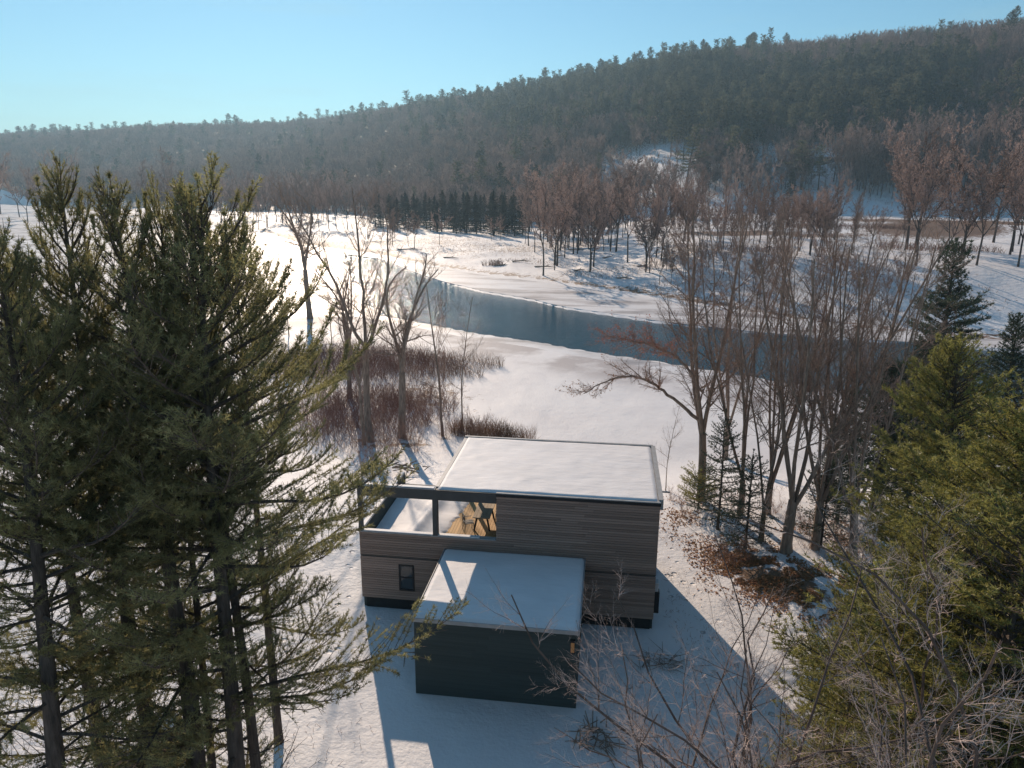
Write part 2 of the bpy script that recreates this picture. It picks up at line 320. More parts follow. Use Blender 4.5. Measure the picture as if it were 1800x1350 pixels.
def pathmask(pts, wd):
    m_ = np.zeros(len(x))
    for (ax_, ay_), (bx_, by_) in zip(pts[:-1], pts[1:]):
        t_ = np.clip(((x-ax_)*(bx_-ax_)+(y-ay_)*(by_-ay_))/((bx_-ax_)**2+(by_-ay_)**2), 0, 1); m_ = np.maximum(m_, np.exp(-((x-ax_-t_*(bx_-ax_))**2+(y-ay_-t_*(by_-ay_))**2)/wd**2))
    return m_
trk = np.maximum.reduce([pathmask([(11.0, -1.2), (12.2, -4.0), (11.5, -9), (10, -14)], 0.9), pathmask([(14.2, 9), (14.5, 1), (17, -6), (20, -12)], 0.9), pathmask([(14.2, 9), (9, 20), (-1, 33), (-2, 36)], 0.8), pathmask([(-1.5, -6), (-1, 2), (-3, 10), (-2, 17)], 1.6)])
tat = ground.data.attributes.new('tracks', 'FLOAT', 'POINT'); tat.data.foreach_set('value', trk.astype(np.float32))

# water, and shelves of snow-dusted ice along both shores
def water_material():
    m = bpy.data.materials.new('river_water'); m.use_nodes = True; n = m.node_tree.nodes; l = m.node_tree.links.new
    b = n['Principled BSDF']; b.inputs['Base Color'].default_value = (0.008, 0.050, 0.068, 1); b.inputs['Roughness'].default_value = 0.10; b.inputs['IOR'].default_value = 1.33
    t = n.new('ShaderNodeTexCoord'); mp_ = n.new('ShaderNodeMapping'); mp_.inputs['Rotation'].default_value = (0, 0, 0.5); mp_.inputs['Scale'].default_value = (1.0, 1.9, 1); l(t.outputs['Object'], mp_.inputs[0])
    a = n.new('ShaderNodeTexNoise'); a.inputs['Scale'].default_value = 1.7; a.inputs['Detail'].default_value = 4; a.inputs['Roughness'].default_value = 0.62; l(mp_.outputs[0], a.inputs['Vector'])
    bu = n.new('ShaderNodeBump'); bu.inputs['Strength'].default_value = 1.0; bu.inputs['Distance'].default_value = 0.10; l(a.outputs['Fac'], bu.inputs['Height']); l(bu.outputs[0], b.inputs['Normal'])
    return m
def ice_material():
    m = bpy.data.materials.new('snow_dusted_ice'); m.use_nodes = True; n = m.node_tree.nodes; l = m.node_tree.links.new
    b = n['Principled BSDF']; b.inputs['Roughness'].default_value = 0.5; b.inputs['Specular IOR Level'].default_value = 0.35
    t = n.new('ShaderNodeTexCoord'); mp_ = n.new('ShaderNodeMapping'); mp_.inputs['Rotation'].default_value = (0, 0, 0.55); mp_.inputs['Scale'].default_value = (0.5, 1.6, 1); l(t.outputs['Object'], mp_.inputs[0])
    a = n.new('ShaderNodeTexNoise'); a.inputs['Scale'].default_value = 0.11; a.inputs['Detail'].default_value = 8; a.inputs['Roughness'].default_value = 0.62; l(mp_.outputs[0], a.inputs['Vector'])
    r_ = n.new('ShaderNodeValToRGB'); e = r_.color_ramp.elements; e[0].position = 0.40; e[0].color = (0.33, 0.30, 0.30, 1); e[1].position = 0.56; e[1].color = (0.83, 0.80, 0.79, 1)
    k = r_.color_ramp.elements.new(0.49); k.color = (0.64, 0.60, 0.59, 1)
    l(a.outputs['Fac'], r_.inputs[0]); l(r_.outputs[0], b.inputs['Base Color'])
    c = n.new('ShaderNodeTexNoise'); c.inputs['Scale'].default_value = 1.2; c.inputs['Detail'].default_value = 6; l(t.outputs['Object'], c.inputs['Vector'])
    bu = n.new('ShaderNodeBump'); bu.inputs['Strength'].default_value = 0.4; bu.inputs['Distance'].default_value = 0.05; l(c.outputs['Fac'], bu.inputs['Height']); l(bu.outputs[0], b.inputs['Normal'])
    return m
M['water'] = water_material(); M['ice'] = ice_material()
def densify(px, step=14, amp=0.0, seed=0, z=ZR):
    rng = random.Random(seed); out = []
    for (a, b), (c, d) in zip(px[:-1], px[1:]):
        k = max(1, int(math.hypot(c-a, d-b)/step))
        for q in range(k): out.append((a+(c-a)*q/k, b+(d-b)*q/k))
    out.append(px[-1])
    W = [G(a, b, z)[:2] for a, b in out]
    if amp:
        W = [np.array(w)+amp*min(2.0, 0.3+np.hypot(*(w-CAM[:2]))/120)*np.array([rng.uniform(-1, 1), rng.uniform(-1, 1)]) for w in W]
    return np.array(W)
def sheet(name, top, bottom, z, thick, m, zt_=0.0, zb_=0.0):
    """closed slab between two world polylines with the same number of points"""
    n_ = len(top); P = [(*p, z+zt_) for p in top]+[(*p, z+zb_) for p in bottom]+[(*p, z-thick) for p in top]+[(*p, z-thick) for p in bottom]
    F_ = []
    for q in range(n_-1):
        F_ += [(q, q+1, n_+q+1, n_+q), (2*n_+q, 3*n_+q, 3*n_+q+1, 2*n_+q+1), (q, 2*n_+q, 2*n_+q+1, q+1), (n_+q, n_+q+1, 3*n_+q+1, 3*n_+q)]
    F_ += [(0, n_, 3*n_, 2*n_), (n_-1, 3*n_-1, 4*n_-1, 2*n_-1)]
    o = build(name, [(np.array(P), np.array(F_)[:, ::-1], 0)], m)
    return o
def resamp(line, xs):
    l = line[np.argsort(line[:, 0])]; return np.stack([xs, np.interp(xs, l[:, 0], l[:, 1])], axis=1)
xs = np.concatenate([np.linspace(-790, -60, 80), np.linspace(-59, 75, 420), np.linspace(76, 190, 60)])
jag = 0.45*value_noise(xs, xs*0, 3.0, 21)+0.9*value_noise(xs, xs*0, 9.0, 22)+0.2*value_noise(xs, xs*0, 0.9, 23)
jag2 = 0.9*value_noise(xs, xs*0, 4.0, 31)+1.4*value_noise(xs, xs*0, 13.0, 32)
nearY, farY, toeY = resamp(NEAR, xs), resamp(FAR, xs), resamp(TOE, xs)
wt = nearY.copy(); wt[:, 1] -= 3; wb = farY.copy(); wb[:, 1] += 3
tag(sheet('river_water', wb, wt, ZR-0.22, 0.05, M['water']), kind='structure')
a = nearY.copy(); a[:, 1] += jag*1.0; b_ = nearY.copy(); b_[:, 1] -= 9
tag(sheet('river_ice', a, b_, ZR+0.045, 0.3, M['ice'], 0, -0.12), kind='structure')
a = farY.copy(); a[:, 1] += jag2*0.8; b_ = toeY.copy(); b_[:, 1] += 2.0
tag(sheet('river_ice', b_, a, ZR+0.04, 0.3, M['ice'], -0.05, 0), kind='structure')
# the wide frozen reach upstream that glares under the sun, with a ragged edge against the open water
xs3 = np.linspace(-790, -26, 360)
n3_, f3_ = resamp(NEAR, xs3), resamp(FAR, xs3); e3 = np.array([G(600+60*t_, 452+100*t_, ZR)[:2] for t_ in np.linspace(0, 1, 2)])
cut = e3[0]; # open water starts right of the line from e3[0] (far shore) to e3[1] (near shore)
def cut_far(xv): # y of the ragged ice edge at x, decreasing from far to near shore
    t_ = (xv-e3[0][0])/(e3[1][0]-e3[0][0]); return e3[0][1]+t_*(e3[1][1]-e3[0][1])
top3 = f3_.copy(); top3[:, 1] += 0.5
mask_ = xs3 > min(e3[0][0], e3[1][0])
top3[mask_, 1] = np.minimum(top3[mask_, 1], cut_far(xs3[mask_]) + 7*value_noise(xs3[mask_], xs3[mask_]*0, 2.5, 41))
top3[:, 1] = np.maximum(top3[:, 1], n3_[:, 1]+0.2)
bot3 = n3_.copy(); bot3[:, 1] -= 0.5
tag(sheet('river_ice', top3, bot3, ZR+0.031, 0.3, M['ice']), kind='structure')

# ------------------------------------------------------------------ house
W, D, HM, XR = 12.83, 6.8, 5.90, 3.44
house = empty('modern_house', (0, 0, 0)); tag(house, 'flat-roofed modern house clad in grey-brown boards with an open roof deck at one end', 'house')
XO = 6.05; RAIL = 3.74; TW = 0.18
wall_b = [(0.02, W-0.02, 0.03, TW, 0.55, RAIL-0.02), (XO+0.02, W-0.02, 0.03, TW, RAIL-0.02, HM-0.12),
          (0.02, TW, TW, D, 0.0, 3.83), (W-TW, W-0.02, TW, D, 0.0, HM-0.12),
          (XO, XO+TW, TW, D-TW, 3.0, 3.3), (XO, XO+TW, TW, 1.2, 3.3, HM-0.3), (XO, XO+TW, 5.6, D-TW, 3.3, HM-0.3), (XO, XO+TW, 1.2, 5.6, 5.3, HM-0.3),
          (TW, W-TW, D-TW, D, 0.0, 0.6), (TW, W-TW, D-TW, D, 2.5, 3.2), (XO+TW, W-TW, D-TW, D, 5.3, HM-0.3), (TW, 1.4, D-TW, D, 0.6, 2.5), (11.4, W-TW, D-TW, D, 0.6, 5.3)]
boxes('wall', wall_b, M['dark_board'], house)
box('foundation', (0.15, W-0.12, 0.12, 0.5, -0.3, 0.548), M['concrete'], house)
unit = build('cladding_board', [(boxv(0, 1, 0, 1, 0, 1), BOXF, 0)], M['cladding'], house)
unit_mesh = unit.data; first_unit = [unit]
def ubox(name, b, me, parent):
    if first_unit and name == 'cladding_board': o = first_unit.pop()
    else: o = link(name, me, parent)
    o.location = (b[0], b[2], b[4]); o.scale = (b[1]-b[0], b[3]-b[2], b[5]-b[4]); return o
rb = random.Random(5)
GX0, GX1, GYF, GH = 3.86, 9.82, -5.36, 3.17
bh = 0.112; z = 0.555; row = 0
while z < HM-0.13:
    z1 = min(z+bh-0.011, HM-0.125)
    if 2.60 < z+0.07 < 2.70+0.07: 
        z += 0.045; z1 = z+bh-0.011
    spans = [(0.0, W)] if z < RAIL-bh else [(XO, W)]
    if z1 < GH-0.02: spans = [(0.0, GX0-0.01), (GX1+0.01, W)]
    for s0, s1 in spans:
        cuts = [s0]
        Ls_ = s1-s0
        if Ls_ > 4.5:
            c = s0 + rb.uniform(2.2, 4.2)
            while c < s1-1.2: cuts.append(c); c += rb.uniform(3.2, 4.4)
        cuts.append(s1)
        for c0, c1 in zip(cuts[:-1], cuts[1:]):
            # window openings in the low left wall
            if c0 < 2.45 and s0 == 0.0 and 1.05 < z+0.07 < 2.25 and z1 < 3:
                ubox('cladding_board', (c0, 1.72, rb.uniform(-0.004, 0.002), 0.03, z, z1), unit_mesh, house)
                ubox('cladding_board', (2.42, c1, rb.uniform(-0.004, 0.002), 0.03, z, z1), unit_mesh, house)
                continue
            ubox('cladding_board', (c0+0.003, c1-0.003, rb.uniform(-0.006, 0.003), 0.03, z, z1), unit_mesh, house)
    z += bh; row += 1
box('flashing', (0.0, W, -0.012, 0.02, 2.635, 2.66), M['black'], house)
box('rail_cap', (0.0, XO, -0.04, 0.24, RAIL, RAIL+0.04), M['metal'], house)
def snow_slab(name, x0, x1, y0, y1, z0, h, parent, nx=60, ny=40, seed=1, edge=0.12, amp=0.03):
    gx = np.linspace(0, 1, nx+1); gy = np.linspace(0, 1, ny+1)
    XX, YY = np.meshgrid(x0+(x1-x0)*gx, y0+(y1-y0)*gy, indexing='ij')
    dd = np.minimum(np.minimum(XX-x0, x1-XX), np.minimum(YY-y0, y1-YY)); e = np.clip(dd/edge, 0, 1)
    ZZ = z0 + h*np.sqrt(1-(1-e)**2) + amp*value_noise(XX, YY, 1.7, seed)*e + amp*0.5*value_noise(XX, YY, 0.5, seed+1)*e
    wob = 0.012*value_noise(XX*9, YY*9, 3.0, seed+3)*(dd < 1e-6)
    V_ = np.stack([(XX+wob).ravel(), (YY+wob).ravel(), ZZ.ravel()], 1); k = ny+1
    a_, b2 = np.meshgrid(np.arange(nx), np.arange(ny), indexing='ij')
    F_ = np.stack([a_*k+b2, (a_+1)*k+b2, (a_+1)*k+b2+1, a_*k+b2+1], 2).reshape(-1, 4)
    V2 = V_.copy(); V2[:, 2] = z0-0.002
    return build(name, [(V_, F_, 0), (V2, F_[:, ::-1], 0)], M['snow'], parent, smooth=True)
box('rail_snow', (0.02, 5.35, -0.02, 0.2, RAIL+0.042, RAIL+0.085), M['snow'], house, bevel=0.015)
# beam, posts and roof
box('beam', (0.0, XO, -0.03, 0.22, 5.44, HM), M['beam'], house)
box('beam_cap', (-0.02, XR-0.01, -0.05, 0.26, HM+0.001, HM+0.035), M['metal'], house)
box('beam_snow', (0.05, XR-0.05, 0.0, 0.22, HM+0.036, HM+0.065), M['snow'], house, bevel=0.01)
ps = box('post', (0.0, 0.16, -0.02, 0.2, RAIL+0.04, 5.44), M['beam'], house)
box('post', (3.30, 3.52, -0.02, 0.2, RAIL+0.04, 5.44), M['beam'], house)
box('post', (3.36, 3.52, D-0.3, D-0.1, 3.0, 5.58), M['beam'], house)
roof = box('roof', (XR, W, 0.23, D, 5.60, HM-0.02), M['beam'], house)
boxes('fascia', [(XO, W+0.02, -0.05, 0.12, HM-0.12, HM+0.04), (XR-0.06, XR+0.1, 0.265, D, 5.55, HM+0.045), (XR-0.06, W+0.02, D, D+0.14, 5.55, HM+0.10), (W-0.06, W+0.13, 0.122, D, 5.55, HM+0.10)], M['metal'], roof)
box('fascia', (XO, W+0.03, -0.06, -0.052, HM-0.13, HM+0.0), M['black'], roof)
snow_slab('roof_snow', XR+0.06, W-0.07, 0.04, D-0.04, HM-0.015, 0.10, roof, 90, 60, 3, 0.10, 0.035)
# deck, parapet, snow on the deck
deck = empty('deck', (0, 0, 0)); deck.parent = house
du = build('deck_board', [(boxv(0, 1, 0, 1, 0, 1), BOXF, 0)], M['deck'], deck)
db = 0.135; k = 0; xx = TW
while xx < XO-0.05:
    joint = 3.1 if k % 2 else 3.9
    for y0, y1 in ((TW, joint-0.004), (joint, D+0.4)):
        o = du if (k == 0 and y0 == TW) else link('deck_board', du.data, deck)
        o.location = (xx, y0, 2.965); o.scale = (min(db, XO-xx)-0.008, y1-y0, 0.035)
    xx += db; k += 1
boxes('deck_frame', [(0.05, XO, 0.05, D+0.4, 2.75, 2.96)], M['dark_board'], house)
box('parapet', (-0.02, 0.16, 0.225, 6.75, 2.9, 3.83), M['beam'], house)
box('parapet_cap', (-0.05, 0.19, 0.245, 6.78, 3.831, 3.87), M['metal'], house)
box('parapet_snow', (-0.03, 0.17, 0.27, 6.7, 3.871, 3.90), M['snow'], house, bevel=0.012)
# snow lying over the left half of the deck, ragged towards the bare boards
nx, ny_ = 60, 60
gx = np.linspace(0, 1, nx+1); gy = np.linspace(0.22, D+0.35, ny_+1)
GXX, GYY = np.meshgrid(gx, gy, indexing='ij')
edge_x = 3.32 + 0.13*(GYY-1.0) + 0.28*value_noise(GYY, GYY*0, 0.6, 51)+0.16*value_noise(GYY, GYY*0, 0.2, 52)
SX = 0.2 + (edge_x-0.2)*GXX
SZ = 3.003 + 0.10*np.sqrt(np.clip((1-GXX)*3.5, 0, 1)) + 0.10*value_noise(SX, GYY, 1.0, 53)*(GXX < 0.97) + 0.16*np.exp(-((SX-1.9-0.1*GYY)/0.3)**2)*sst(0.2, 2.0, GYY)
V_ = np.stack([SX.ravel(), GYY.ravel(), SZ.ravel()], 1); kk = ny_+1
a_, b2 = np.meshgrid(np.arange(nx), np.arange(ny_), indexing='ij')
F_ = np.stack([a_*kk+b2, (a_+1)*kk+b2, (a_+1)*kk+b2+1, a_*kk+b2+1], 2).reshape(-1, 4)
V2 = V_.copy(); V2[:, 2] = 3.001
build('deck_snow', [(V_, F_, 0), (V2, F_[:, ::-1], 0)], M['snow'], house, smooth=True)
# windows
def window(x0, x1, z0, z1, y=-0.03, parent=house, name='window'):
    w_ = boxes(name, [(x0, x1, y, 0.03, z0, z0+0.07), (x0, x1, y, 0.03, z1-0.07, z1), (x0, x0+0.07, y, 0.03, z0+0.071, z1-0.071), (x1-0.07, x1, y, 0.03, z0+0.071, z1-0.071), (x0+0.071, x1-0.071, y+0.005, 0.03, (z0+z1)/2-0.03, (z0+z1)/2+0.03)], M['black'], parent)
    box('pane', (x0+0.071, x1-0.071, 0.0, 0.02, z0+0.071, (z0+z1)/2-0.031), M['glass'], w_)
    box('pane', (x0+0.071, x1-0.071, 0.0, 0.02, (z0+z1)/2+0.031, z1-0.071), M['glass'], w_)
window(1.73, 2.41, 1.02, 2.28)
for x0, x1, z0, z1 in ((1.5, 4.9, 0.62, 2.48), (5.0, 8.1, 0.62, 2.48), (8.2, 11.3, 0.62, 2.48), (6.3, 8.7, 3.2, 5.28), (8.8, 11.3, 3.2, 5.28)):
    box('rear_window', (x0, x1, D-0.12, D-0.08, z0, z1), M['glass'], house)
box('rear_window', (XO+0.06, XO+0.10, 1.21, 5.59, 3.31, 5.29), M['glass'], house)
box('meter_box', (W+0.0, W+0.16, 0.25, 0.6, 1.72, 2.15), M['white'], house, bevel=0.02)
box('meter_box', (W+0.0, W+0.22, 0.22, 0.62, 0.72, 1.70), M['black'], house, bevel=0.02)
box('gutter_spout', (W+0.135, W+0.55, 2.2, 2.27, 5.45, 5.5), M['metal'], house)

# garage in front
gar = empty('flat_roofed_garage', (GX0, GYF, 0)); tag(gar, 'low black garage with a snowy flat roof and a wall lamp', 'garage')
def gb(b): return (b[0]-GX0, b[1]-GX0, b[2]-GYF, b[3]-GYF, b[4], b[5])
boxes('wall', [gb(b) for b in [(GX0+0.03, GX1-0.03, GYF+0.03, GYF+0.15, -0.2, GH-0.1), (GX0+0.0, GX0+0.12, GYF+0.151, -0.01, -0.2, GH-0.1), (GX1-0.12, GX1, GYF+0.151, -0.01, -0.2, GH-0.1)]], M['dark_board'], gar)
gunit = build('black_board', [(boxv(0, 1, 0, 1, 0, 1), BOXF, 0)], M['dark_board'], gar); k = 0; z = -0.15
while z < GH-0.16:
    cut_ = rb.uniform(1.8, 4.2)
    for c0, c1 in ((0.0, cut_), (cut_+0.004, GX1-GX0)):
        o = gunit if k == 0 else link('black_board', gunit.data, gar)
        o.location = (c0, rb.uniform(-0.001, 0.001), z); o.scale = (c1-c0, 0.03, min(0.1885, GH-0.12-z)); k += 1
    z += 0.19
grf = box('roof', gb((GX0-0.03, GX1+0.03, GYF-0.03, -0.02, GH-0.1, GH-0.02)), M['beam'], gar)
boxes('fascia', [gb(b) for b in [(GX0-0.05, GX1+0.05, GYF-0.06, GYF-0.031, GH-0.12, GH+0.03), (GX0-0.06, GX0-0.031, GYF-0.03, -0.02, GH-0.12, GH+0.03), (GX1+0.031, GX1+0.06, GYF-0.03, -0.02, GH-0.12, GH+0.03)]], M['metal'], grf)
sl = snow_slab('roof_snow', -0.02, GX1-GX0+0.02, -0.04, -GYF-0.03, GH-0.018, 0.10, grf, 60, 50, 9, 0.12, 0.04)
lm = boxes('wall_lamp', [gb((9.55, 9.72, GYF-0.10, GYF-0.001, 2.76, 2.84)), gb((9.56, 9.71, GYF-0.10, GYF-0.001, 2.30, 2.34))], M['black'], gar)
box('lamp_glass', gb((9.57, 9.70, GYF-0.09, GYF-0.012, 2.341, 2.759)), M['lamp'], lm, bevel=0.02)

# picnic table on the deck
tab = empty('picnic_table', (5.03, 3.0, 3.0)); tag(tab, 'wooden picnic table standing on the bare boards of the roof deck', 'table')
tu = build('tabletop_board', [(boxv(-0.5, 0.5, -0.5, 0.5, -0.5, 0.5), BOXF, 0)], M['table'], tab)
for q in range(5):
    o = tu if q == 0 else link('tabletop_board', tu.data, tab); o.location = (-0.32+0.16*q, 0, 0.72); o.scale = (0.150, 1.75, 0.04)
for sx in (-1, 1):
    for sy in (-1, 1):
        build('leg', [(*tubes([[sx*0.22, sy*0.62, 0.70]], [[sx*0.36, sy*0.66, 0.0]], [0.045], [0.045], 4), 0)], M['black'], tab)
    box('brace', (-0.36, 0.36, sx*0.66-0.02, sx*0.66+0.02, 0.60, 0.66), M['black'], tab)
def chair(x, y, rz, label):
    c = empty('deck_chair', (x, y, 3.0), rz); tag(c, label, 'chair')
    box('seat', (-0.22, 0.22, -0.22, 0.22, 0.42, 0.45), M['black'], c, bevel=0.01)
    boxes('backrest', [(-0.22, 0.22, 0.21, 0.24, 0.80, 0.88), (-0.22, 0.22, 0.21, 0.24, 0.62, 0.68), (-0.22, -0.18, 0.20, 0.235, 0.45, 0.799), (0.18, 0.22, 0.20, 0.235, 0.45, 0.799)], M['black'], c)
    for sx in (-1, 1):
        for sy in (-1, 1): build('leg', [(*tubes([[sx*0.2, sy*0.2, 0.42]], [[sx*0.22, sy*0.22, 0.0]], [0.018], [0.014], 4), 0)], M['black'], c)
        box('armrest', (sx*0.24-0.02, sx*0.24+0.02, -0.2, 0.2, 0.60, 0.62), M['black'], c)
    return c
chair(4.42, 2.25, 2.0, 'black metal chair at the near corner of the deck table')
chair(5.75, 3.4, -1.6, 'black metal chair on the shaded side of the deck table')
# ------------------------------------------------------------------ vegetation builders
def _n3(v):
    l_ = math.sqrt(v[0]*v[0]+v[1]*v[1]+v[2]*v[2]) or 1e-9; return (v[0]/l_, v[1]/l_, v[2]/l_)
def _cross(a, b): return (a[1]*b[2]-a[2]*b[1], a[2]*b[0]-a[0]*b[2], a[0]*b[1]-a[1]*b[0])
def side_dir(d, ang, rng, phi=None):
    r_ = (0, 0, 1) if abs(d[2]) < 0.9 else (1, 0, 0)
    a = _n3(_cross(d, r_)); b = _cross(d, a); phi = rng.uniform(0, 6.283) if phi is None else phi
    c, s = math.cos(phi), math.sin(phi); ca, sa = math.cos(ang), math.sin(ang)
    return _n3((d[0]*ca+(a[0]*c+b[0]*s)*sa, d[1]*ca+(a[1]*c+b[1]*s)*sa, d[2]*ca+(a[2]*c+b[2]*s)*sa))
def grow(out, p, d, L_, r, lev, P, rng):
    n_ = P['seg'][lev]; st = L_/n_; wob, up = P['wob'][lev], P['up'][lev]; r0 = r; maxl = len(P['seg'])-1
    for q in range(n_):
        d = _n3((d[0]+rng.gauss(0, wob), d[1]+rng.gauss(0, wob), d[2]+rng.gauss(0, wob)+up))
        p2 = (p[0]+d[0]*st, p[1]+d[1]*st, p[2]+d[2]*st)
        t = (q+1)/n_; r2 = r0*(1-t*(1-P['tap'][lev]))
        out[lev].append((*p, *p2, r, r2))
        if lev < maxl and t >= P['start'][lev]:
            k = P['kids'][lev]; k = int(k)+(rng.random() < k-int(k))
            for _ in range(k):
                f = rng.random(); pp = (p[0]+(p2[0]-p[0])*f, p[1]+(p2[1]-p[1])*f, p[2]+(p2[2]-p[2])*f)
                a_ = rng.gauss(P['ang'][lev], 0.16)
                cl = L_*P['len'][lev]*(1-0.55*t)*rng.uniform(0.6, 1.2)
                grow(out, pp, side_dir(d, a_, rng), cl, min(r2*0.75, max(P['rmin'], r2*P['rr'][lev])), lev+1, P, rng)
        p, r = p2, r2
def fork_tree(seed, H, r0, stems, fork=0.2, spread=0.35, dens=1.0, fine=1.0, lean=(0, 0), wob=0.06, rmin=0.009, low=0.35, ang=0.75):
    """bare hardwood: short bole dividing into ascending stems; returns [bole+stems, limbs, branchlets, twigs]"""
    rng = random.Random(seed)
    P = dict(seg=[9, 6, 5, 3], wob=[wob, 0.10, 0.14, 0.2], up=[0.05, 0.10, 0.07, 0.04], tap=[0.25, 0.3, 0.4, 0.5], start=[low, 0.15, 0.1],
             kids=[2.0*dens, 2.0*dens, 1.9*fine], ang=[ang, 0.65, 0.7], len=[0.40, 0.48, 0.50], rr=[0.45, 0.5, 0.55], rmin=rmin)
    out = [[], [], [], []]
    p = (0, 0, -0.4); d = _n3((lean[0], lean[1], 1)); bl = H*fork; r = r0
    nb_ = 4
    for q in range(nb_):
        d = _n3((d[0]+rng.gauss(0, 0.03), d[1]+rng.gauss(0, 0.03), d[2]+0.05)); st = (bl+0.4)/nb_
        p2 = (p[0]+d[0]*st, p[1]+d[1]*st, p[2]+d[2]*st); r2 = r0*(1-0.22*(q+1)/nb_)
        out[0].append((*p, *p2, r*(1.25 if q == 0 else 1), r2)); p, r = p2, r2
    ph = rng.uniform(0, 6.28)
    for s in range(stems):
        p = (p[0]-d[0]*0.12, p[1]-d[1]*0.12, p[2]-d[2]*rng.uniform(0.1, 0.35)) if s else p
        a_ = spread*rng.uniform(0.5, 1.15) if stems > 1 else 0.03
        dd = side_dir(d, a_, rng, ph+s*6.283/stems+rng.uniform(-0.4, 0.4))
        grow(out, p, dd, (H-bl)*rng.uniform(0.86, 1.06), r*(0.95 if stems == 1 else 1.12/stems**0.5), 0, P, rng)
    return out
def bare_parts(out, root, m_bark, m_twig, k0=7):
    t_ = build('trunk', [(*segtube(out[0], k0), 0)], m_bark, root, smooth=True)
    b1 = build('branches', [(*segtube(out[1], 4), 0), (*segtube(out[2], 3), 0)] + ([(*segtube(out[3], 3), 1)] if out[3] else []), [m_bark, m_twig], root)
    return t_, b1
def needles(P0, Dv, rng, K=9, ln=0.12, w=0.016, spread=0.75):
    """tufts of thin needle blades: P0 (n,3) tuft points, Dv (n,3) shoot directions"""
    n_ = len(P0); rd = rng.normal(size=(n_, K, 3)); rd = norm(rd)
    d = norm(Dv[:, None, :]*(1-spread*0.45) + rd*spread + np.array([0, 0, 0.12]))
    l_ = ln*rng.uniform(0.7, 1.25, size=(n_, K, 1)); s = norm(np.cross(d, norm(rng.normal(size=(n_, K, 3)))))
    b = P0[:, None, :] + rng.normal(size=(n_, K, 3))*ln*0.12
    a1 = b + s*w*0.5; a2 = b - s*w*0.5; tip = b + d*l_
    V_ = np.stack([a1, a2, tip], axis=2).reshape(-1, 3); F_ = np.arange(n_*K*3).reshape(-1, 3)
    return V_, F_
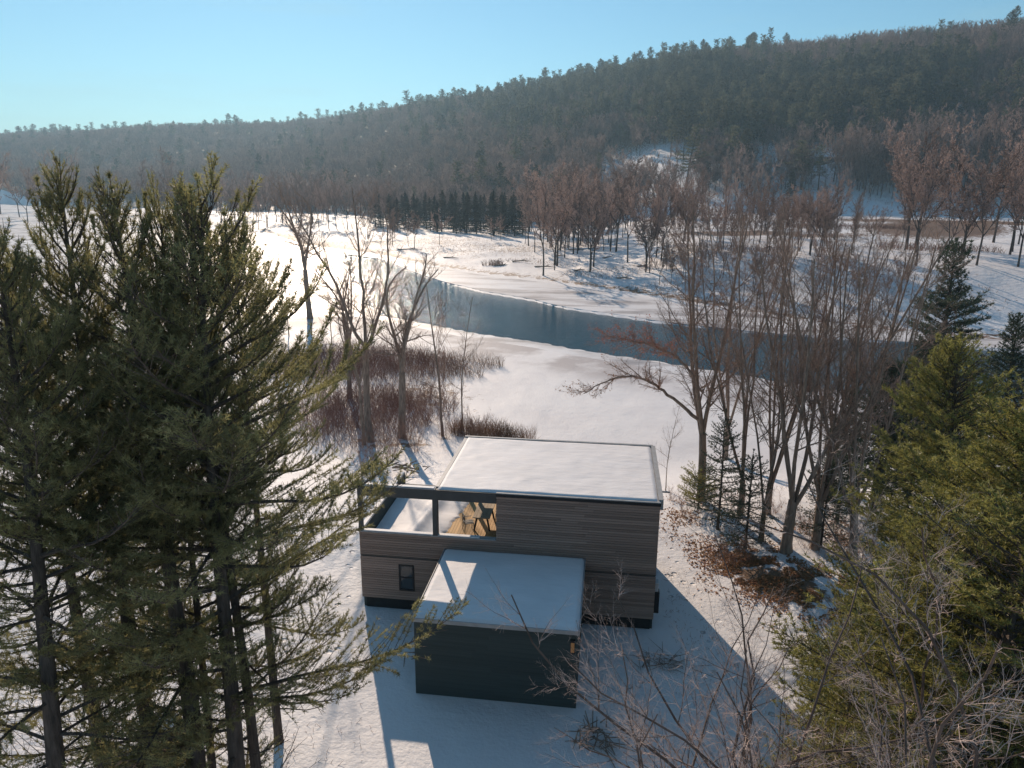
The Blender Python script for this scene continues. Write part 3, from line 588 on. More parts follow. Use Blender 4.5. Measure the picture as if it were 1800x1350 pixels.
def pine(seed, H, r0, Rf, z0, live, wh=0.55, nb=5, K=9, ln=0.12, w=0.016, tstep=0.14, sstep=0.24, e_low=0.05, e_top=0.95, sec=0.42, lean=(0, 0), leaders=0, bias=None, droop=0.0, k0=8, dead=1.0, clump=0.22, thin=0.0, clumpy=0.0, upt=0.0):
    rng = random.Random(seed); nr = np.random.default_rng(seed)
    tr, br, fine_ = [], [], []; TP, TD = [], []
    p = np.array([0., 0, -0.4]); d = np.array([lean[0], lean[1], 1.0]); pts = [p]
    nseg = max(8, int(H/0.8)); st = (H+0.4)/nseg
    for q in range(nseg):
        d = d/np.linalg.norm(d) + nr.normal(0, 0.012, 3); d[2] = abs(d[2]); d /= np.linalg.norm(d)
        p2 = p+d*st; t = (q+1)/nseg; ra, rb_ = r0*(1-q/nseg)**0.8+0.012, r0*(1-t)**0.8+0.012
        tr.append((*p, *p2, ra*(1.2 if q == 0 else 1), rb_)); p = p2; pts.append(p)
    pts = np.array(pts)
    def tpt(z): 
        return np.array([np.interp(z, pts[:, 2], pts[:, 0]), np.interp(z, pts[:, 2], pts[:, 1]), z])
    z = z0; az = rng.uniform(0, 6.28)
    while z < H-0.25:
        t = z/H
        nbb = max(3, int(nb*(0.75 if t > 0.9 else 1)+rng.random()*1.5))
        az += 0.5
        for b in range(nbb):
            a_ = az + b*6.283/nbb + rng.uniform(-0.3, 0.3)
            Lb = Rf(t)*rng.uniform(0.50, 1.18)
            if bias: Lb *= 1+bias[1]*math.cos(a_-bias[0])
            if t < 0.55 and z > 3.5 and rng.random() < thin: continue
            zz = z+rng.uniform(-0.15, 0.15); isl = zz > live*rng.uniform(0.6, 1.15)
            if not isl: Lb *= rng.uniform(0.5, 1.0)*0.8*dead
            e = e_low + (e_top-e_low)*t**2.5 + rng.uniform(-0.12, 0.12)
            n_ = max(3, int(Lb/0.55)); s_ = Lb/n_; q0 = tpt(zz); r_ = min(0.05, 0.010+0.011*Lb)*(1 if isl else 0.6); ce, hz = e, a_
            acc = 0.0
            for q in range(n_):
                u = (q+1)/n_
                ce2 = ce + ((0.10+0.12*(upt > 0)) if u > 0.5 else -0.05-droop)*1.0/ max(1, n_/5); hz += rng.gauss(0, 0.05); ce = ce2
                dv = np.array([math.cos(hz)*math.cos(ce), math.sin(hz)*math.cos(ce), math.sin(ce)])
                q1 = q0+dv*s_; ra, rb_ = r_*(1-q/n_)+0.006, r_*(1-u)+0.005
                br.append((*q0, *q1, ra, rb_))
                # secondaries
                while acc < s_:
                    f = acc/s_; along = (q+f)/n_; acc += sstep*rng.uniform(0.7, 1.3)
                    if along < (clump if isl else 0.3): continue
                    for sgn in (-1, 1):
                        if not isl and rng.random() < 0.62: continue
                        sl_ = min(sec*(Lb*(1-along))+0.34, 1.7)*rng.uniform(0.6, 1.15)
                        ha = hz+sgn*rng.uniform(0.6, 1.1); se = ce*0.6+rng.uniform(0.0, 0.35)+upt+0.5*max(0, t-0.75)
                        sd_ = np.array([math.cos(ha)*math.cos(se), math.sin(ha)*math.cos(se), math.sin(se)])
                        s0 = q0+dv*s_*f; s1 = s0+sd_*sl_
                        fine_.append((*s0, *s1, 0.009, 0.004))
                        if isl:
                            k = max(1, int(sl_/tstep)); ts = (np.arange(k)+nr.uniform(0.3, 1, k))/k*0.85+0.15
                            TP.append(s0+sd_*(sl_*ts)[:, None]); TD.append(np.repeat(sd_[None], k, 0))
                        elif rng.random() < 0.7:
                            s2 = s0+sd_*sl_*0.6; h3 = ha+rng.uniform(-0.9, 0.9)
                            fine_.append((*s2, *(s2+np.array([math.cos(h3), math.sin(h3), rng.uniform(-0.6, 0.2)])*sl_*0.5), 0.005, 0.003))
                acc -= s_
                if isl and u > clump+0.1:
                    k = max(1, int(s_/tstep)); ts = nr.uniform(0, 1, k); TP.append(q0+dv*(s_*ts)[:, None]); TD.append(np.repeat(dv[None], k, 0))
                q0 = q1
        z += wh*rng.uniform(0.8, 1.2)*(0.6+0.4*(1-t))
    # upright candles at the top
    for q in range(1+leaders):
        if q == 0: c0 = tpt(H-0.6); hh = 1.0
        else:
            zc = H-rng.uniform(0.5, 2.2); a_ = rng.uniform(0, 6.28); rr_ = rng.uniform(0.3, 1.0); c0 = tpt(zc)+np.array([math.cos(a_)*rr_, math.sin(a_)*rr_, 0]); hh = rng.uniform(0.5, 1.1)
            fine_.append((*tpt(zc-0.5), *c0, 0.015, 0.012))
        c1 = c0+np.array([rng.uniform(-0.06, 0.06), rng.uniform(-0.06, 0.06), hh]); fine_.append((*c0, *c1, 0.014, 0.008))
        k = int(hh/0.05); ts = nr.uniform(0, 1, k); TP.append(c0+(c1-c0)*ts[:, None]); TD.append(np.repeat(np.array([[0, 0, 1.]]), k, 0))
        TP.append(np.repeat(c1[None], 6, 0)); TD.append(np.repeat(np.array([[0, 0, 1.]]), 6, 0))
    nc = len(TP)-2*(1+leaders); keepall = sum(len(a) for a in TP[nc:]) if nc > 0 else 0
    TP = np.concatenate(TP); TD = np.concatenate(TD)
    if clumpy:
        c_ = value_noise(TP[:, 0]+0.7*TP[:, 2], TP[:, 1]-0.6*TP[:, 2], clumpy, seed)+value_noise(TP[:, 2]*1.3+0.4*TP[:, 0], TP[:, 0]-TP[:, 1]*0.8, clumpy*0.8, seed+1)
        k_ = (c_+0.22*nr.normal(size=len(TP)) > -0.24) | (np.arange(len(TP)) >= len(TP)-keepall); TP, TD = TP[k_], TD[k_]
    return tr, br, fine_, TP, TD
tri_count = [0]
def pine_parts(res, root, m_needle, K, ln, w, seed=0, spread=0.75, k0=8, m_bark=None, m_fine=None):
    tr, br, fi, TP, TD = res
    t_ = build('trunk', [(*segtube(tr, k0), 0)], m_bark or M['pinebark'], root, smooth=True)
    build('branches', [(*segtube(br, 4), 0), (*segtube(fi, 3), 0)], m_fine or M['pinebark'], root)
    tri_count[0] += len(TP)*K; print('tufts', len(TP), len(TP)*K)
    build('foliage', [(*needles(TP, TD, np.random.default_rng(seed), K, ln, w, spread), 0)], m_needle, root)
def at(px, py, dist):
    """ground point under the view ray and the height of that ray above it"""
    q = DD(px, py, dist); g_ = zt(q[0], q[1]); return (q[0], q[1], g_), q[2]-g_

# ------------------------------------------------------------------ big pines beside the house
def cone(Rm, top=0.35, pw=0.75):
    return lambda t: Rm*((1-t)**pw)*(1 if t > 0.28 else 0.85)+top*(1-t)**0.2*0.6
loc, h = at(215, 290, 17.0); h -= 0.6
P1 = empty('white_pine', loc, 0.0); tag(P1, 'tall white pine with its top just above its shorter-topped companion, second from the open deck', 'tree')
pine_parts(pine(11, h, 0.27, cone(5.2, 0.7, 0.64), 1.2, 5.0, K=11, tstep=0.075, sstep=0.20, wh=0.62, nb=4, clump=0.20, sec=0.46, thin=0.62, clumpy=1.0, upt=0.14, leaders=7, bias=(3.0, 0.12), e_low=0.10), P1, M['needle'], 9, 0.115, 0.018, 1)
loc, h = at(300, 292, 16.6); h -= 0.6
P2 = empty('white_pine', loc, 0.0); tag(P2, 'many-leadered white pine nearest the house, boughs reaching over the low garage', 'tree')
pine_parts(pine(12, h, 0.24, cone(6.5, 0.9, 0.64), 1.4, 4.8, K=11, tstep=0.075, sstep=0.20, wh=0.62, nb=4, clump=0.20, sec=0.46, thin=0.62, clumpy=1.0, upt=0.14, leaders=18, bias=(-0.25, 0.22), e_low=0.08), P2, M['needle'], 9, 0.115, 0.018, 2)
GP = 'tall white pines standing beside the house'
P1['group'] = P2['group'] = GP
def place_copy(src, px, py, dist, h_src, rz, label, group, name_cat=None, sxy=1.0, tilt=(0, 0)):
    loc_, h_ = at(px, py, dist); s = (h_-(0.6 if src.name.startswith('white_pine') else 0))/h_src
    return copy_tree(src, loc_, rz, (s*sxy, s*sxy, s), label, group, None, tilt)
h1 = at(215, 290, 17.0)[1]-0.6; h2 = at(300, 292, 16.6)[1]-0.6
place_copy(P1, 130, 268, 19.0, h1, 2.2, 'slender white pine with one lone spire standing clear of the cluster', GP, sxy=0.85)
place_copy(P2, 38, 420, 20.5, h2, 3.4, 'shorter white pine at the outer end of the pine cluster', GP, sxy=1.0)
place_copy(P1, -90, 380, 17.0, h1, 4.3, 'white pine cut by the edge of the view, only its inner boughs showing', GP)
place_copy(P2, 410, 372, 22.5, h2, 1.1, 'white pine standing behind the cluster towards the river, with thin upright tips', GP, sxy=0.66)
place_copy(P1, 352, 312, 17.4, h1, 0.7, 'narrow white pine leader-stem close beside the many-leadered one', GP, sxy=0.6)
place_copy(P2, 252, 322, 18.0, h2, 5.2, 'narrow white pine between the two tallest tops of the cluster', GP, sxy=0.5)
# ------------------------------------------------------------------ pines on the other side of the yard
def egg(Rm, pw=0.52): return lambda t: Rm*((1-t)**pw)*(0.75+0.25*math.sin(min(1, t/0.35)*1.57))+0.25
loc, h = at(1728, 612, 29)
Y1 = empty('young_pine', loc, 0.3); tag(Y1, 'bright olive pine with a pointed crown, tallest of the bushy pines by the yard', 'tree', 'bushy young pines along the yard edge')
hY = h
pine_parts(pine(31, h, 0.2, egg(4.3), 0.5, 0.6, wh=0.42, nb=6, clumpy=1.0, tstep=0.085, sstep=0.22, e_low=0.25, e_top=0.9, sec=0.45, leaders=7), Y1, M['needle_young'], 9, 0.115, 0.022, 3)
GY = 'bushy young pines along the yard edge'
place_copy(Y1, 1830, 690, 23, hY, 1.9, 'olive pine cut by the edge of the view beside the tallest bushy pine', GY, sxy=1.25)
place_copy(Y1, 1665, 900, 20, hY, 3.1, 'low spreading yellow-green pine nearest the leaf-strewn bank', GY, sxy=1.25)
place_copy(Y1, 1770, 930, 17, hY, 4.4, 'low yellow-green pine behind the densest pale twigs', GY, sxy=1.5)
loc, h = at(1680, 432, 58)
K1 = empty('dark_pine', loc, 0); hK = h; tag(K1, 'dark blue-green pine rising above the others at the river edge', 'tree', 'dark evergreens at the river edge')
pine_parts(pine(41, h, 0.28, lambda t: 5.0*(1-t)**0.6*(0.8+0.3*math.sin(t*21))+0.3, 1.5, 2.0, wh=0.6, nb=6, tstep=0.17, sstep=0.34, e_low=0.05, sec=0.5, leaders=3), K1, M['needle_dark'], 7, 0.20, 0.045, 4)
GK = 'dark evergreens at the river edge'
place_copy(K1, 1790, 560, 52, hK, 1.4, 'dark evergreen cut by the view edge beside the tallest river-edge pine', GK, sxy=1.1)
place_copy(K1, 1570, 640, 44, hK, 2.7, 'dark evergreen among the bare stems, below the tallest river-edge pine', GK, sxy=1.5)
place_copy(K1, 1640, 590, 47, hK, 5.0, 'dark evergreen directly behind the bushy olive pine', GK, sxy=1.25)
place_copy(K1, 1500, 690, 41, hK, 3.9, 'thin evergreen wrapped round a bare trunk beside the snowy ditch', GK, sxy=0.9)
# small hemlocks under the hardwoods
loc, h = at(1278, 735, 39)
S1 = empty('small_hemlock', loc, 0); hS = h; tag(S1, 'small airy dark hemlock among the bare trunks', 'tree', 'small hemlocks under the hardwoods')
pine_parts(pine(51, h, 0.07, lambda t: 1.9*(1-t)**0.6+0.2, 0.5, 0.7, wh=0.42, nb=4, tstep=0.13, sstep=0.3, e_low=0.0, sec=0.4, leaders=1), S1, M['needle_dark'], 8, 0.10, 0.026, 5)
GS = 'small hemlocks under the hardwoods'
place_copy(S1, 1325, 800, 37, hS, 2.1, 'small hemlock standing just behind the leaf-covered bank', GS, sxy=1.2)
place_copy(S1, 1460, 820, 38, hS, 3.1, 'small hemlock beside the thick leaning trunk', GS, sxy=1.3)
loc, h = at(1232, 838, 42)
S2 = empty('pine_sapling', loc, 0); tag(S2, 'pale green rounded pine sapling hiding the foot of a forked bare tree', 'tree')
pine_parts(pine(52, h, 0.05, lambda t: 1.7*(1-t)**0.4+0.2, 0.2, 0.2, wh=0.32, nb=5, tstep=0.12, sstep=0.24, e_low=0.35, sec=0.45), S2, M['needle_young'], 7, 0.12, 0.02, 6)

# ------------------------------------------------------------------ bare hardwoods right of the house
def hardwood(label, px, dist, top, seed, r0, group=None, **kw):
    loc_, h_ = at(px, top, dist)
    e_ = empty('bare_tree', loc_, 0); tag(e_, label, 'tree', group)
    bare_parts(fork_tree(seed, h_, r0, **kw), e_, M['bark'], M['twig']); return e_, h_
def foot(px, py):
    q = G(px, py, 0.0); z_ = zt(q[0], q[1]); q = G(px, py, z_); return (q[0], q[1], z_)
GH_ = 'tall bare hardwoods between the house and the river'
def hardwood_at(label, fx, fy_, top, seed, r0, group=GH_, **kw):
    f_ = foot(fx, fy_); dist = math.hypot(f_[0]-CAM[0], f_[1]-CAM[1]); h_ = DD(fx, top, dist)[2]-f_[2]
    e_ = empty('bare_tree', f_, 0); tag(e_, label, 'tree', group)
    bare_parts(fork_tree(seed, h_, r0, **kw), e_, M['bark'], M['twig']); return e_, h_, f_
T1, hT1, fT1 = hardwood_at('bare maple with a forked pale bole and one long limb over the snow', 1232, 880, 350, 61, 0.27, stems=3, fork=0.24, spread=0.30, dens=1.0, wob=0.035, low=0.2)
# two long limbs reach out over the snow and the water, their ends holding a few leaves
PL = dict(seg=[6, 5, 3], wob=[0.14, 0.18, 0.2], up=[0.03, 0.03, 0.02], tap=[0.25, 0.4, 0.5], start=[0.15, 0.1], kids=[2.0, 1.8], ang=[0.65, 0.7], len=[0.5, 0.5], rr=[0.5, 0.55], rmin=0.009)
def leafcards(name, pts, n_, rng_, size, m, parent, spread):
    c = pts[rng_.integers(0, len(pts), n_)]+rng_.normal(0, spread, (n_, 3)); u_ = norm(rng_.normal(size=(n_, 3))); v_ = norm(np.cross(u_, rng_.normal(size=(n_, 3)))); s = size*rng_.uniform(0.5, 1.2, (n_, 1))
    V_ = np.stack([c-u_*s, c+v_*s*0.6, c+u_*s, c-v_*s*0.6], 1).reshape(-1, 3)
    return build(name, [(V_, np.arange(n_*4).reshape(-1, 4), 0)], m, parent)
def limb_through(pxs, dist, root_loc, r0, r1, nk, klen, seed, leafm, nleaf, lsize, lfrom):
    rg = random.Random(seed); W_ = np.array([DD(a, b, dist+c)-np.array(root_loc) for a, b, c in pxs]); out = [[], [], []]; main = []
    t_ = np.linspace(0, len(W_)-1, 26); P_ = np.stack([np.interp(t_, np.arange(len(W_)), W_[:, q]) for q in range(3)], 1)
    for _ in range(2): P_[1:-1] = (P_[:-2]+P_[1:-1]*2+P_[2:])/4
    P_[1:-1] += np.random.default_rng(seed).normal(0, 0.035, P_[1:-1].shape)
    for q in range(25):
        ra, rb_ = r0+(r1-r0)*q/25, r0+(r1-r0)*(q+1)/25; main.append((*P_[q], *P_[q+1], ra, rb_))
        if q > 7:
            for _ in range(nk):
                if rg.random() < 0.75: grow(out, tuple(P_[q]), side_dir(_n3(tuple(P_[q+1]-P_[q])), rg.gauss(0.7, 0.2), rg), klen*rg.uniform(0.5, 1.15)*(1.15-0.4*q/25), ra*0.5, 0, PL, rg)
    build('limb', [(*segtube(main, 6), 0)]+[(*segtube(s, 4 if i_ == 0 else 3), 1) for i_, s in enumerate(out)], [M['bark'], M['twig']], T1)
    tp = np.array([[a[3], a[4], a[5]] for a in out[1]+out[2]]); tp = tp[tp[:, 0] < (DD(lfrom, 600, dist)-np.array(root_loc))[0]]
    leafcards('leaves', tp, nleaf, np.random.default_rng(seed), lsize, leafm, T1, 0.05)
dT = math.hypot(fT1[0]-CAM[0], fT1[1]-CAM[1])
limb_through([(1233, 742, 0), (1205, 718, 0), (1172, 690, 0), (1148, 672, -0.5), (1120, 662, -1), (1085, 663, -1.5), (1050, 676, -2), (1026, 692, -2)], dT, fT1, 0.12, 0.02, 2, 1.9, 7, M['leaf'], 260, 0.05, 1090)
limb_through([(1236, 690, 0), (1215, 655, 0), (1190, 628, 0.5), (1160, 612, 1), (1125, 600, 1.5), (1090, 595, 2), (1062, 590, 2)], dT, fT1, 0.085, 0.015, 3, 2.0, 8, M['redleaf'], 800, 0.055, 1215)
T3, hT3, fT3 = hardwood_at('thickest bare tree, its heavy bole splitting into a wide fan beside the snowy ditch', 1382, 966, 372, 63, 0.30, stems=5, fork=0.16, spread=0.42, dens=0.9, wob=0.05, low=0.3)
T2, hT2, fT2 = hardwood_at('bare tree of upright crossing stems behind the small hemlocks', 1300, 905, 345, 62, 0.20, stems=4, fork=0.12, spread=0.28, dens=0.85, wob=0.055, low=0.3)
def hw_copy(src, hs, fx, fy_, top, rz, label, sxy=1.0, tilt=(0, 0)):
    f_ = foot(fx, fy_); dist = math.hypot(f_[0]-CAM[0], f_[1]-CAM[1]); h_ = DD(fx, top, dist)[2]-f_[2]; s = h_/hs
    return copy_tree(src, f_, rz, (s*sxy, s*sxy, s), label, GH_, None, tilt)
hw_copy(T2, hT2, 1338, 948, 390, 2.0, 'slim bare tree standing close behind the leaf-covered bank', 0.8)
hw_copy(T3, hT3, 1432, 968, 350, 1.3, 'straight-boled bare tree next to the thickest one, away from the house', 0.8)
hw_copy(T2, hT2, 1350, 905, 330, 4.0, 'bare tree half hidden behind the thickest trunk, nearer the river', 0.9)
hw_copy(T3, hT3, 1498, 985, 380, 3.6, 'dark leaning bare tree at the end of the snowy ditch', 0.8, (0.0, 0.10))
hw_copy(T2, hT2, 1275, 800, 320, 5.1, 'bare tree farthest out on the snow, seen through the maple', 1.0)
hw_copy(T3, hT3, 1455, 860, 400, 5.3, 'bare tree at the water side of the ditch with broom-like upper twigs', 0.9)
hw_copy(T2, hT2, 1545, 880, 420, 0.9, 'bare tree beside the dark evergreens', 0.9)
# bare trees left of the open water
GL = 'bare trees along the brushy shore'
L1, hL1, _ = hardwood_at('bare tree with a sinuous grey bole and wide open crown, standing nearest the big pines', 652, 775, 305, 71, 0.30, GL, stems=3, fork=0.38, spread=0.42, dens=0.95, fine=0.9, wob=0.13, low=0.15, lean=(-0.12, 0.1))
L2, hL2, _ = hardwood_at('twin-stemmed bare tree with crooked drooping limbs in the middle of the brush', 706, 768, 418, 72, 0.33, GL, stems=3, fork=0.34, spread=0.42, dens=0.95, fine=0.9, wob=0.15, low=0.15, ang=0.95)
def shore_copy(src, hs, fx, fy_, top, rz, label, sxy=1.0, group=GL):
    f_ = foot(fx, fy_); dist = math.hypot(f_[0]-CAM[0], f_[1]-CAM[1]); h_ = DD(fx, top, dist)[2]-f_[2]; s = h_/hs
    return copy_tree(src, f_, rz, (s*sxy, s*sxy, s), label, group)
shore_copy(L1, hL1, 640, 780, 470, 2.6, 'dark thin bare tree just in front of the sinuous one', 0.7)
shore_copy(L2, hL2, 615, 700, 420, 1.5, 'bare tree behind the brush beside the glaring ice', 0.8)
def slim(label, fx, fy_, top, seed, r0, dens=0.8, **kw):
    return hardwood_at(label, fx, fy_, top, seed, r0, GL, stems=1, fork=0.1, spread=0.1, dens=dens, fine=0.7, wob=0.05, low=0.2, ang=1.1, **kw)
L4, hL4, f4 = slim('dead straight trunk thickly wrapped in vines at the edge of the brush', 778, 766, 498, 73, 0.15, 0.5)
vr = np.random.default_rng(12); vt = vr.uniform(0.2, 1.0, 420); ringa = vr.uniform(0, 6.28, 420); rad_ = 0.18+0.42*vt**2*vr.uniform(0, 1, 420)
vp = np.stack([np.cos(ringa)*rad_, np.sin(ringa)*rad_, vt*hL4*0.97], 1); ve = vp+np.stack([vr.normal(0, 0.16, 420), vr.normal(0, 0.16, 420), vr.uniform(-0.9, -0.1, 420)], 1)
build('vine', [(*tubes(vp, ve, np.full(420, 0.014), np.full(420, 0.008), 3), 0)], M['twig'], L4)
L5, hL5, f5 = slim('thin crooked sapling-like tree with dangling vines, standing alone past the vine-wrapped trunk', 812, 757, 525, 74, 0.09, 0.9)
for i_, (fx, fy_, top, lb) in enumerate([(424, 600, 430, 'thin bare tree seen through the pine tips against the bright ice'), (470, 585, 428, 'thin bare tree against the bright ice, second from the pine tips'), (508, 590, 415, 'taller thin bare tree at the middle of the bright ice'), (548, 590, 440, 'thin bare tree against the bright ice near the sinuous bole'), (585, 640, 455, 'thin bare tree rising from the far end of the brush')]):
    shore_copy(L5, hL5, fx, fy_, top, i_*1.3+0.4, lb, 1.2 if i_ % 2 else 0.9)
shore_copy(L2, hL2, 545, 560, 300, 3.3, 'big open-crowned bare tree standing right on the ice edge', 1.0)

# leafless shrubs
GB = 'leafless shrubs in the shore brush'
sh = fork_tree(81, 3.0, 0.05, stems=7, fork=0.04, spread=0.5, dens=0.9, fine=0.9, wob=0.08, rmin=0.006, low=0.2)
for k_ in range(4): sh[k_] = [tuple(list(a[:6])+[a[6]*0.8, a[7]*0.8]) for a in sh[k_]]
f_ = foot(735, 790)
B1 = empty('bare_shrub', f_, 0); tag(B1, 'leafless many-stemmed shrub in the brush behind the house', 'shrub', GB)
bare_parts(sh, B1, M['twig'], M['brush'], 4)
rb = random.Random(14)
for fx, fy_ in [(690, 800), (655, 765), (670, 740), (745, 745), (790, 770), (600, 720), (630, 690), (700, 715), (760, 700), (560, 690), (830, 770), (665, 815), (720, 770), (640, 830), (585, 760), (618, 660), (540, 650)]:
    f_ = foot(fx+rb.uniform(-6, 6), fy_); s = rb.uniform(0.8, 1.5)
    copy_tree(B1, f_, rb.uniform(0, 6.28), s, 'leafless many-stemmed shrub in the brush behind the house', GB)
GB2 = 'small leafless shrubs beside the bare hardwoods'
for fx, fy_ in [(1180, 880), (1200, 905), (1360, 900), (1410, 930), (1470, 955), (1530, 960), (1450, 905), (1320, 985), (1290, 990), (1500, 1010)]:
    f_ = foot(fx, fy_); s = rb.uniform(0.4, 0.75)
    copy_tree(B1, f_, rb.uniform(0, 6.28), s, 'small leafless shrub among the trunks and leaves right of the house'.replace(' right of the house', ' beside the house'), GB2)
# thin young tree right behind the house corner
f_ = foot(1170, 860)
c_ = copy_tree(L5, f_, 1.0, (0.42, 0.42, 0.5), 'thin leafless sapling just behind the back corner of the house', None)

# dry brush and reeds: masses nobody could count
def stems_mass(name, polys, n_, seed, hmin, hmax, r0, m, lean=0.25, seg=2):
    g_ = np.random.default_rng(seed); P0 = []
    for (cx, cy, ax, ay, rot, wgt) in polys:
        k = int(n_*wgt); a_ = g_.uniform(0, 6.28, k); r_ = np.sqrt(g_.uniform(0, 1, k)); u_ = np.cos(a_)*r_*ax; v_ = np.sin(a_)*r_*ay
        xx_ = cx+u_*math.cos(rot)-v_*math.sin(rot); yy_ = cy+u_*math.sin(rot)+v_*math.cos(rot)
        keep = value_noise(xx_, yy_, 1.6, seed)+0.25*g_.normal(size=k) > -0.22; P0.append(np.stack([xx_[keep], yy_[keep]], 1))
    P0 = np.concatenate(P0); z_ = terrain(P0[:, 0], P0[:, 1]); P = np.column_stack([P0, z_-0.05]); N_ = len(P)
    hh = g_.uniform(hmin, hmax, N_); d_ = np.column_stack([g_.normal(0, lean, (N_, 2)), np.ones(N_)]); Q = P+norm(d_)*(hh*0.55)[:, None]
    d2 = d_+np.column_stack([g_.normal(0, lean*1.3, (N_, 2)), np.zeros(N_)]); Q2 = Q+norm(d2)*(hh*0.45)[:, None]
    d3 = d_+np.column_stack([g_.normal(0, lean*2, (N_, 2)), np.zeros(N_)]); Q3 = Q+norm(d3)*(hh*0.4)[:, None]
    rr_ = np.full(N_, r0)
    o = build(name, [(*tubes(P, Q, rr_, rr_*0.7, 3), 0), (*tubes(Q, Q2, rr_*0.7, rr_*0.3, 3), 0), (*tubes(Q, Q3, rr_*0.6, rr_*0.3, 3), 0)], m)
    return tag(o, kind='stuff')
def gx(px, py): q = G(px, py, ZR); return q[0], q[1]
c1, c2, c3, c4, c5 = gx(620, 640), gx(700, 650), gx(790, 640), gx(690, 720), gx(850, 765)
stems_mass('dry_brush', [(c1[0], c1[1], 9, 9, 0.2, 0.5), (c2[0], c2[1], 7, 6, 0, 0.3), (c4[0], c4[1], 6, 7, 0, 0.3), (*gx(560, 640), 8, 8, 0, 0.3), (*gx(640, 740), 6, 8, 0.2, 0.3), (*gx(590, 720), 6, 8, 0.2, 0.25)], 5400, 91, 0.7, 2.6, 0.014, M['brush'], 0.42)
stems_mass('dry_reeds', [(c3[0], c3[1]+1, 7, 2.4, -0.25, 0.34), (c5[0], c5[1], 3.4, 1.5, -0.35, 0.3), (*gx(905, 775), 1.8, 0.9, -0.3, 0.12), (*gx(760, 655), 6, 3, -0.2, 0.3)], 3800, 92, 0.5, 1.7, 0.012, M['reed'], 0.28)
stems_mass('dry_brush', [(17.2, 13.0, 2.2, 4.0, 0.2, 0.5), (23.5, 8.5, 3.0, 3.0, 0, 0.5), (22.5, 14, 4, 4, 0, 0.3)], 900, 93, 0.3, 0.9, 0.008, M['brush'], 0.4)
# dead leaves on the bank
lr = np.random.default_rng(15); N_ = 15000
u_ = lr.uniform(-1, 1, N_)*lr.uniform(0.2, 1, N_)*5.6; v_ = lr.normal(0, 0.5, N_)*2.3; rt_ = -0.85
lx = 18.9+u_*math.cos(rt_)-v_*math.sin(rt_); ly = 5.0+u_*math.sin(rt_)+v_*math.cos(rt_)
lx = np.concatenate([lx, 15.2+lr.normal(0, 0.8, 900), 23+lr.normal(0, 1.8, 1800)]); ly = np.concatenate([ly, 11.5+lr.normal(0, 1.6, 900), 8.5+lr.normal(0, 1.8, 1800)]); N_ = len(lx)
kp = value_noise(lx, ly, 1.1, 77)+0.5*value_noise(lx, ly, 0.4, 78) > -0.10; lx, ly = lx[kp], ly[kp]; N_ = len(lx)
lz = terrain(lx, ly)+lr.uniform(0.01, 0.05, N_); c = np.column_stack([lx, ly, lz]); an = lr.uniform(0, 6.28, N_); s = lr.uniform(0.035, 0.085, N_)[:, None]
u3 = norm(np.column_stack([np.cos(an), np.sin(an), lr.normal(0, 0.4, N_)])); v3 = norm(np.column_stack([-np.sin(an), np.cos(an), lr.normal(0, 0.4, N_)]))
tag(build('fallen_leaves', [(np.stack([c-u3*s, c+v3*s*0.7, c+u3*s, c-v3*s*0.7], 1).reshape(-1, 3), np.arange(N_*4).reshape(-1, 4), 0)], M['leaf']), kind='stuff')
# weeds and debris poking through the yard snow
lr = np.random.default_rng(16)
xs_ = np.concatenate([lr.uniform(-14, 3, 2600), lr.uniform(10.5, 15, 420), lr.uniform(13, 22, 2600), lr.uniform(-2, 22, 800)]); ys_ = np.concatenate([lr.uniform(-12, 14, 2600), lr.uniform(-10, -0.5, 420), lr.uniform(-9, 12, 2600), lr.uniform(9, 22, 800)])
kp = (value_noise(xs_, ys_, 2.2, 5) > -0.05) & ~((xs_ > -0.4) & (xs_ < 13.4) & (ys_ > -6) & (ys_ < 7.4)); xs_, ys_ = xs_[kp], ys_[kp]; N_ = len(xs_)
zz_ = terrain(xs_, ys_); P = np.column_stack([xs_, ys_, zz_-0.02]); Q = P+np.column_stack([lr.normal(0, 0.10, N_), lr.normal(0, 0.10, N_), lr.uniform(0.03, 0.16, N_)])
tag(build('yard_weeds', [(*tubes(P, Q, np.full(N_, 0.010), np.full(N_, 0.004), 3), 0)], M['twig']), kind='stuff')

# boulders with snow caps under the pines, brush pile, cut wood
def rock(label, loc_, s, seed, snow=True):
    bm = bmesh.new(); bmesh.ops.create_icosphere(bm, subdivisions=3, radius=1.0)
    g_ = random.Random(seed); ph = [(g_.uniform(-2, 2), g_.uniform(-2, 2), g_.uniform(-2, 2)) for _ in range(5)]
    for v in bm.verts:
        f = 1+sum(0.07*math.sin(v.co.x*a*1.7+v.co.y*b*1.9+v.co.z*c*1.4+a) for a, b, c in ph); v.co = Vector((v.co.x*s[0]*f, v.co.y*s[1]*f, v.co.z*s[2]*f))
    r_ = empty('boulder', loc_, 0); tag(r_, label, 'rock')
    me = bpy.data.meshes.new('rock_body'); bm.to_mesh(me); 
    me.materials.append(M['rock']); link('rock_body', me, r_)
    if snow:
        bmesh.ops.delete(bm, geom=[v for v in bm.verts if v.co.z < s[2]*0.62], context='VERTS')
        for v in bm.verts: v.co.z += 0.05
        bmesh.ops.solidify(bm, geom=bm.faces[:], thickness=0.06)
        me2 = bpy.data.meshes.new('snow_cap'); bm.to_mesh(me2); me2.materials.append(M['snow']); link('snow_cap', me2, r_)
    bm.free(); return r_
f_ = foot(250, 1345); rock('rounded brown boulder at the foot of the middle pine trunk', (f_[0], f_[1], f_[2]+0.2), (1.1, 0.8, 0.75), 1)
f_ = foot(302, 1300); rock('smaller brown boulder with a snow cap between two pine trunks', (f_[0], f_[1], f_[2]+0.15), (0.75, 0.7, 0.9), 2)
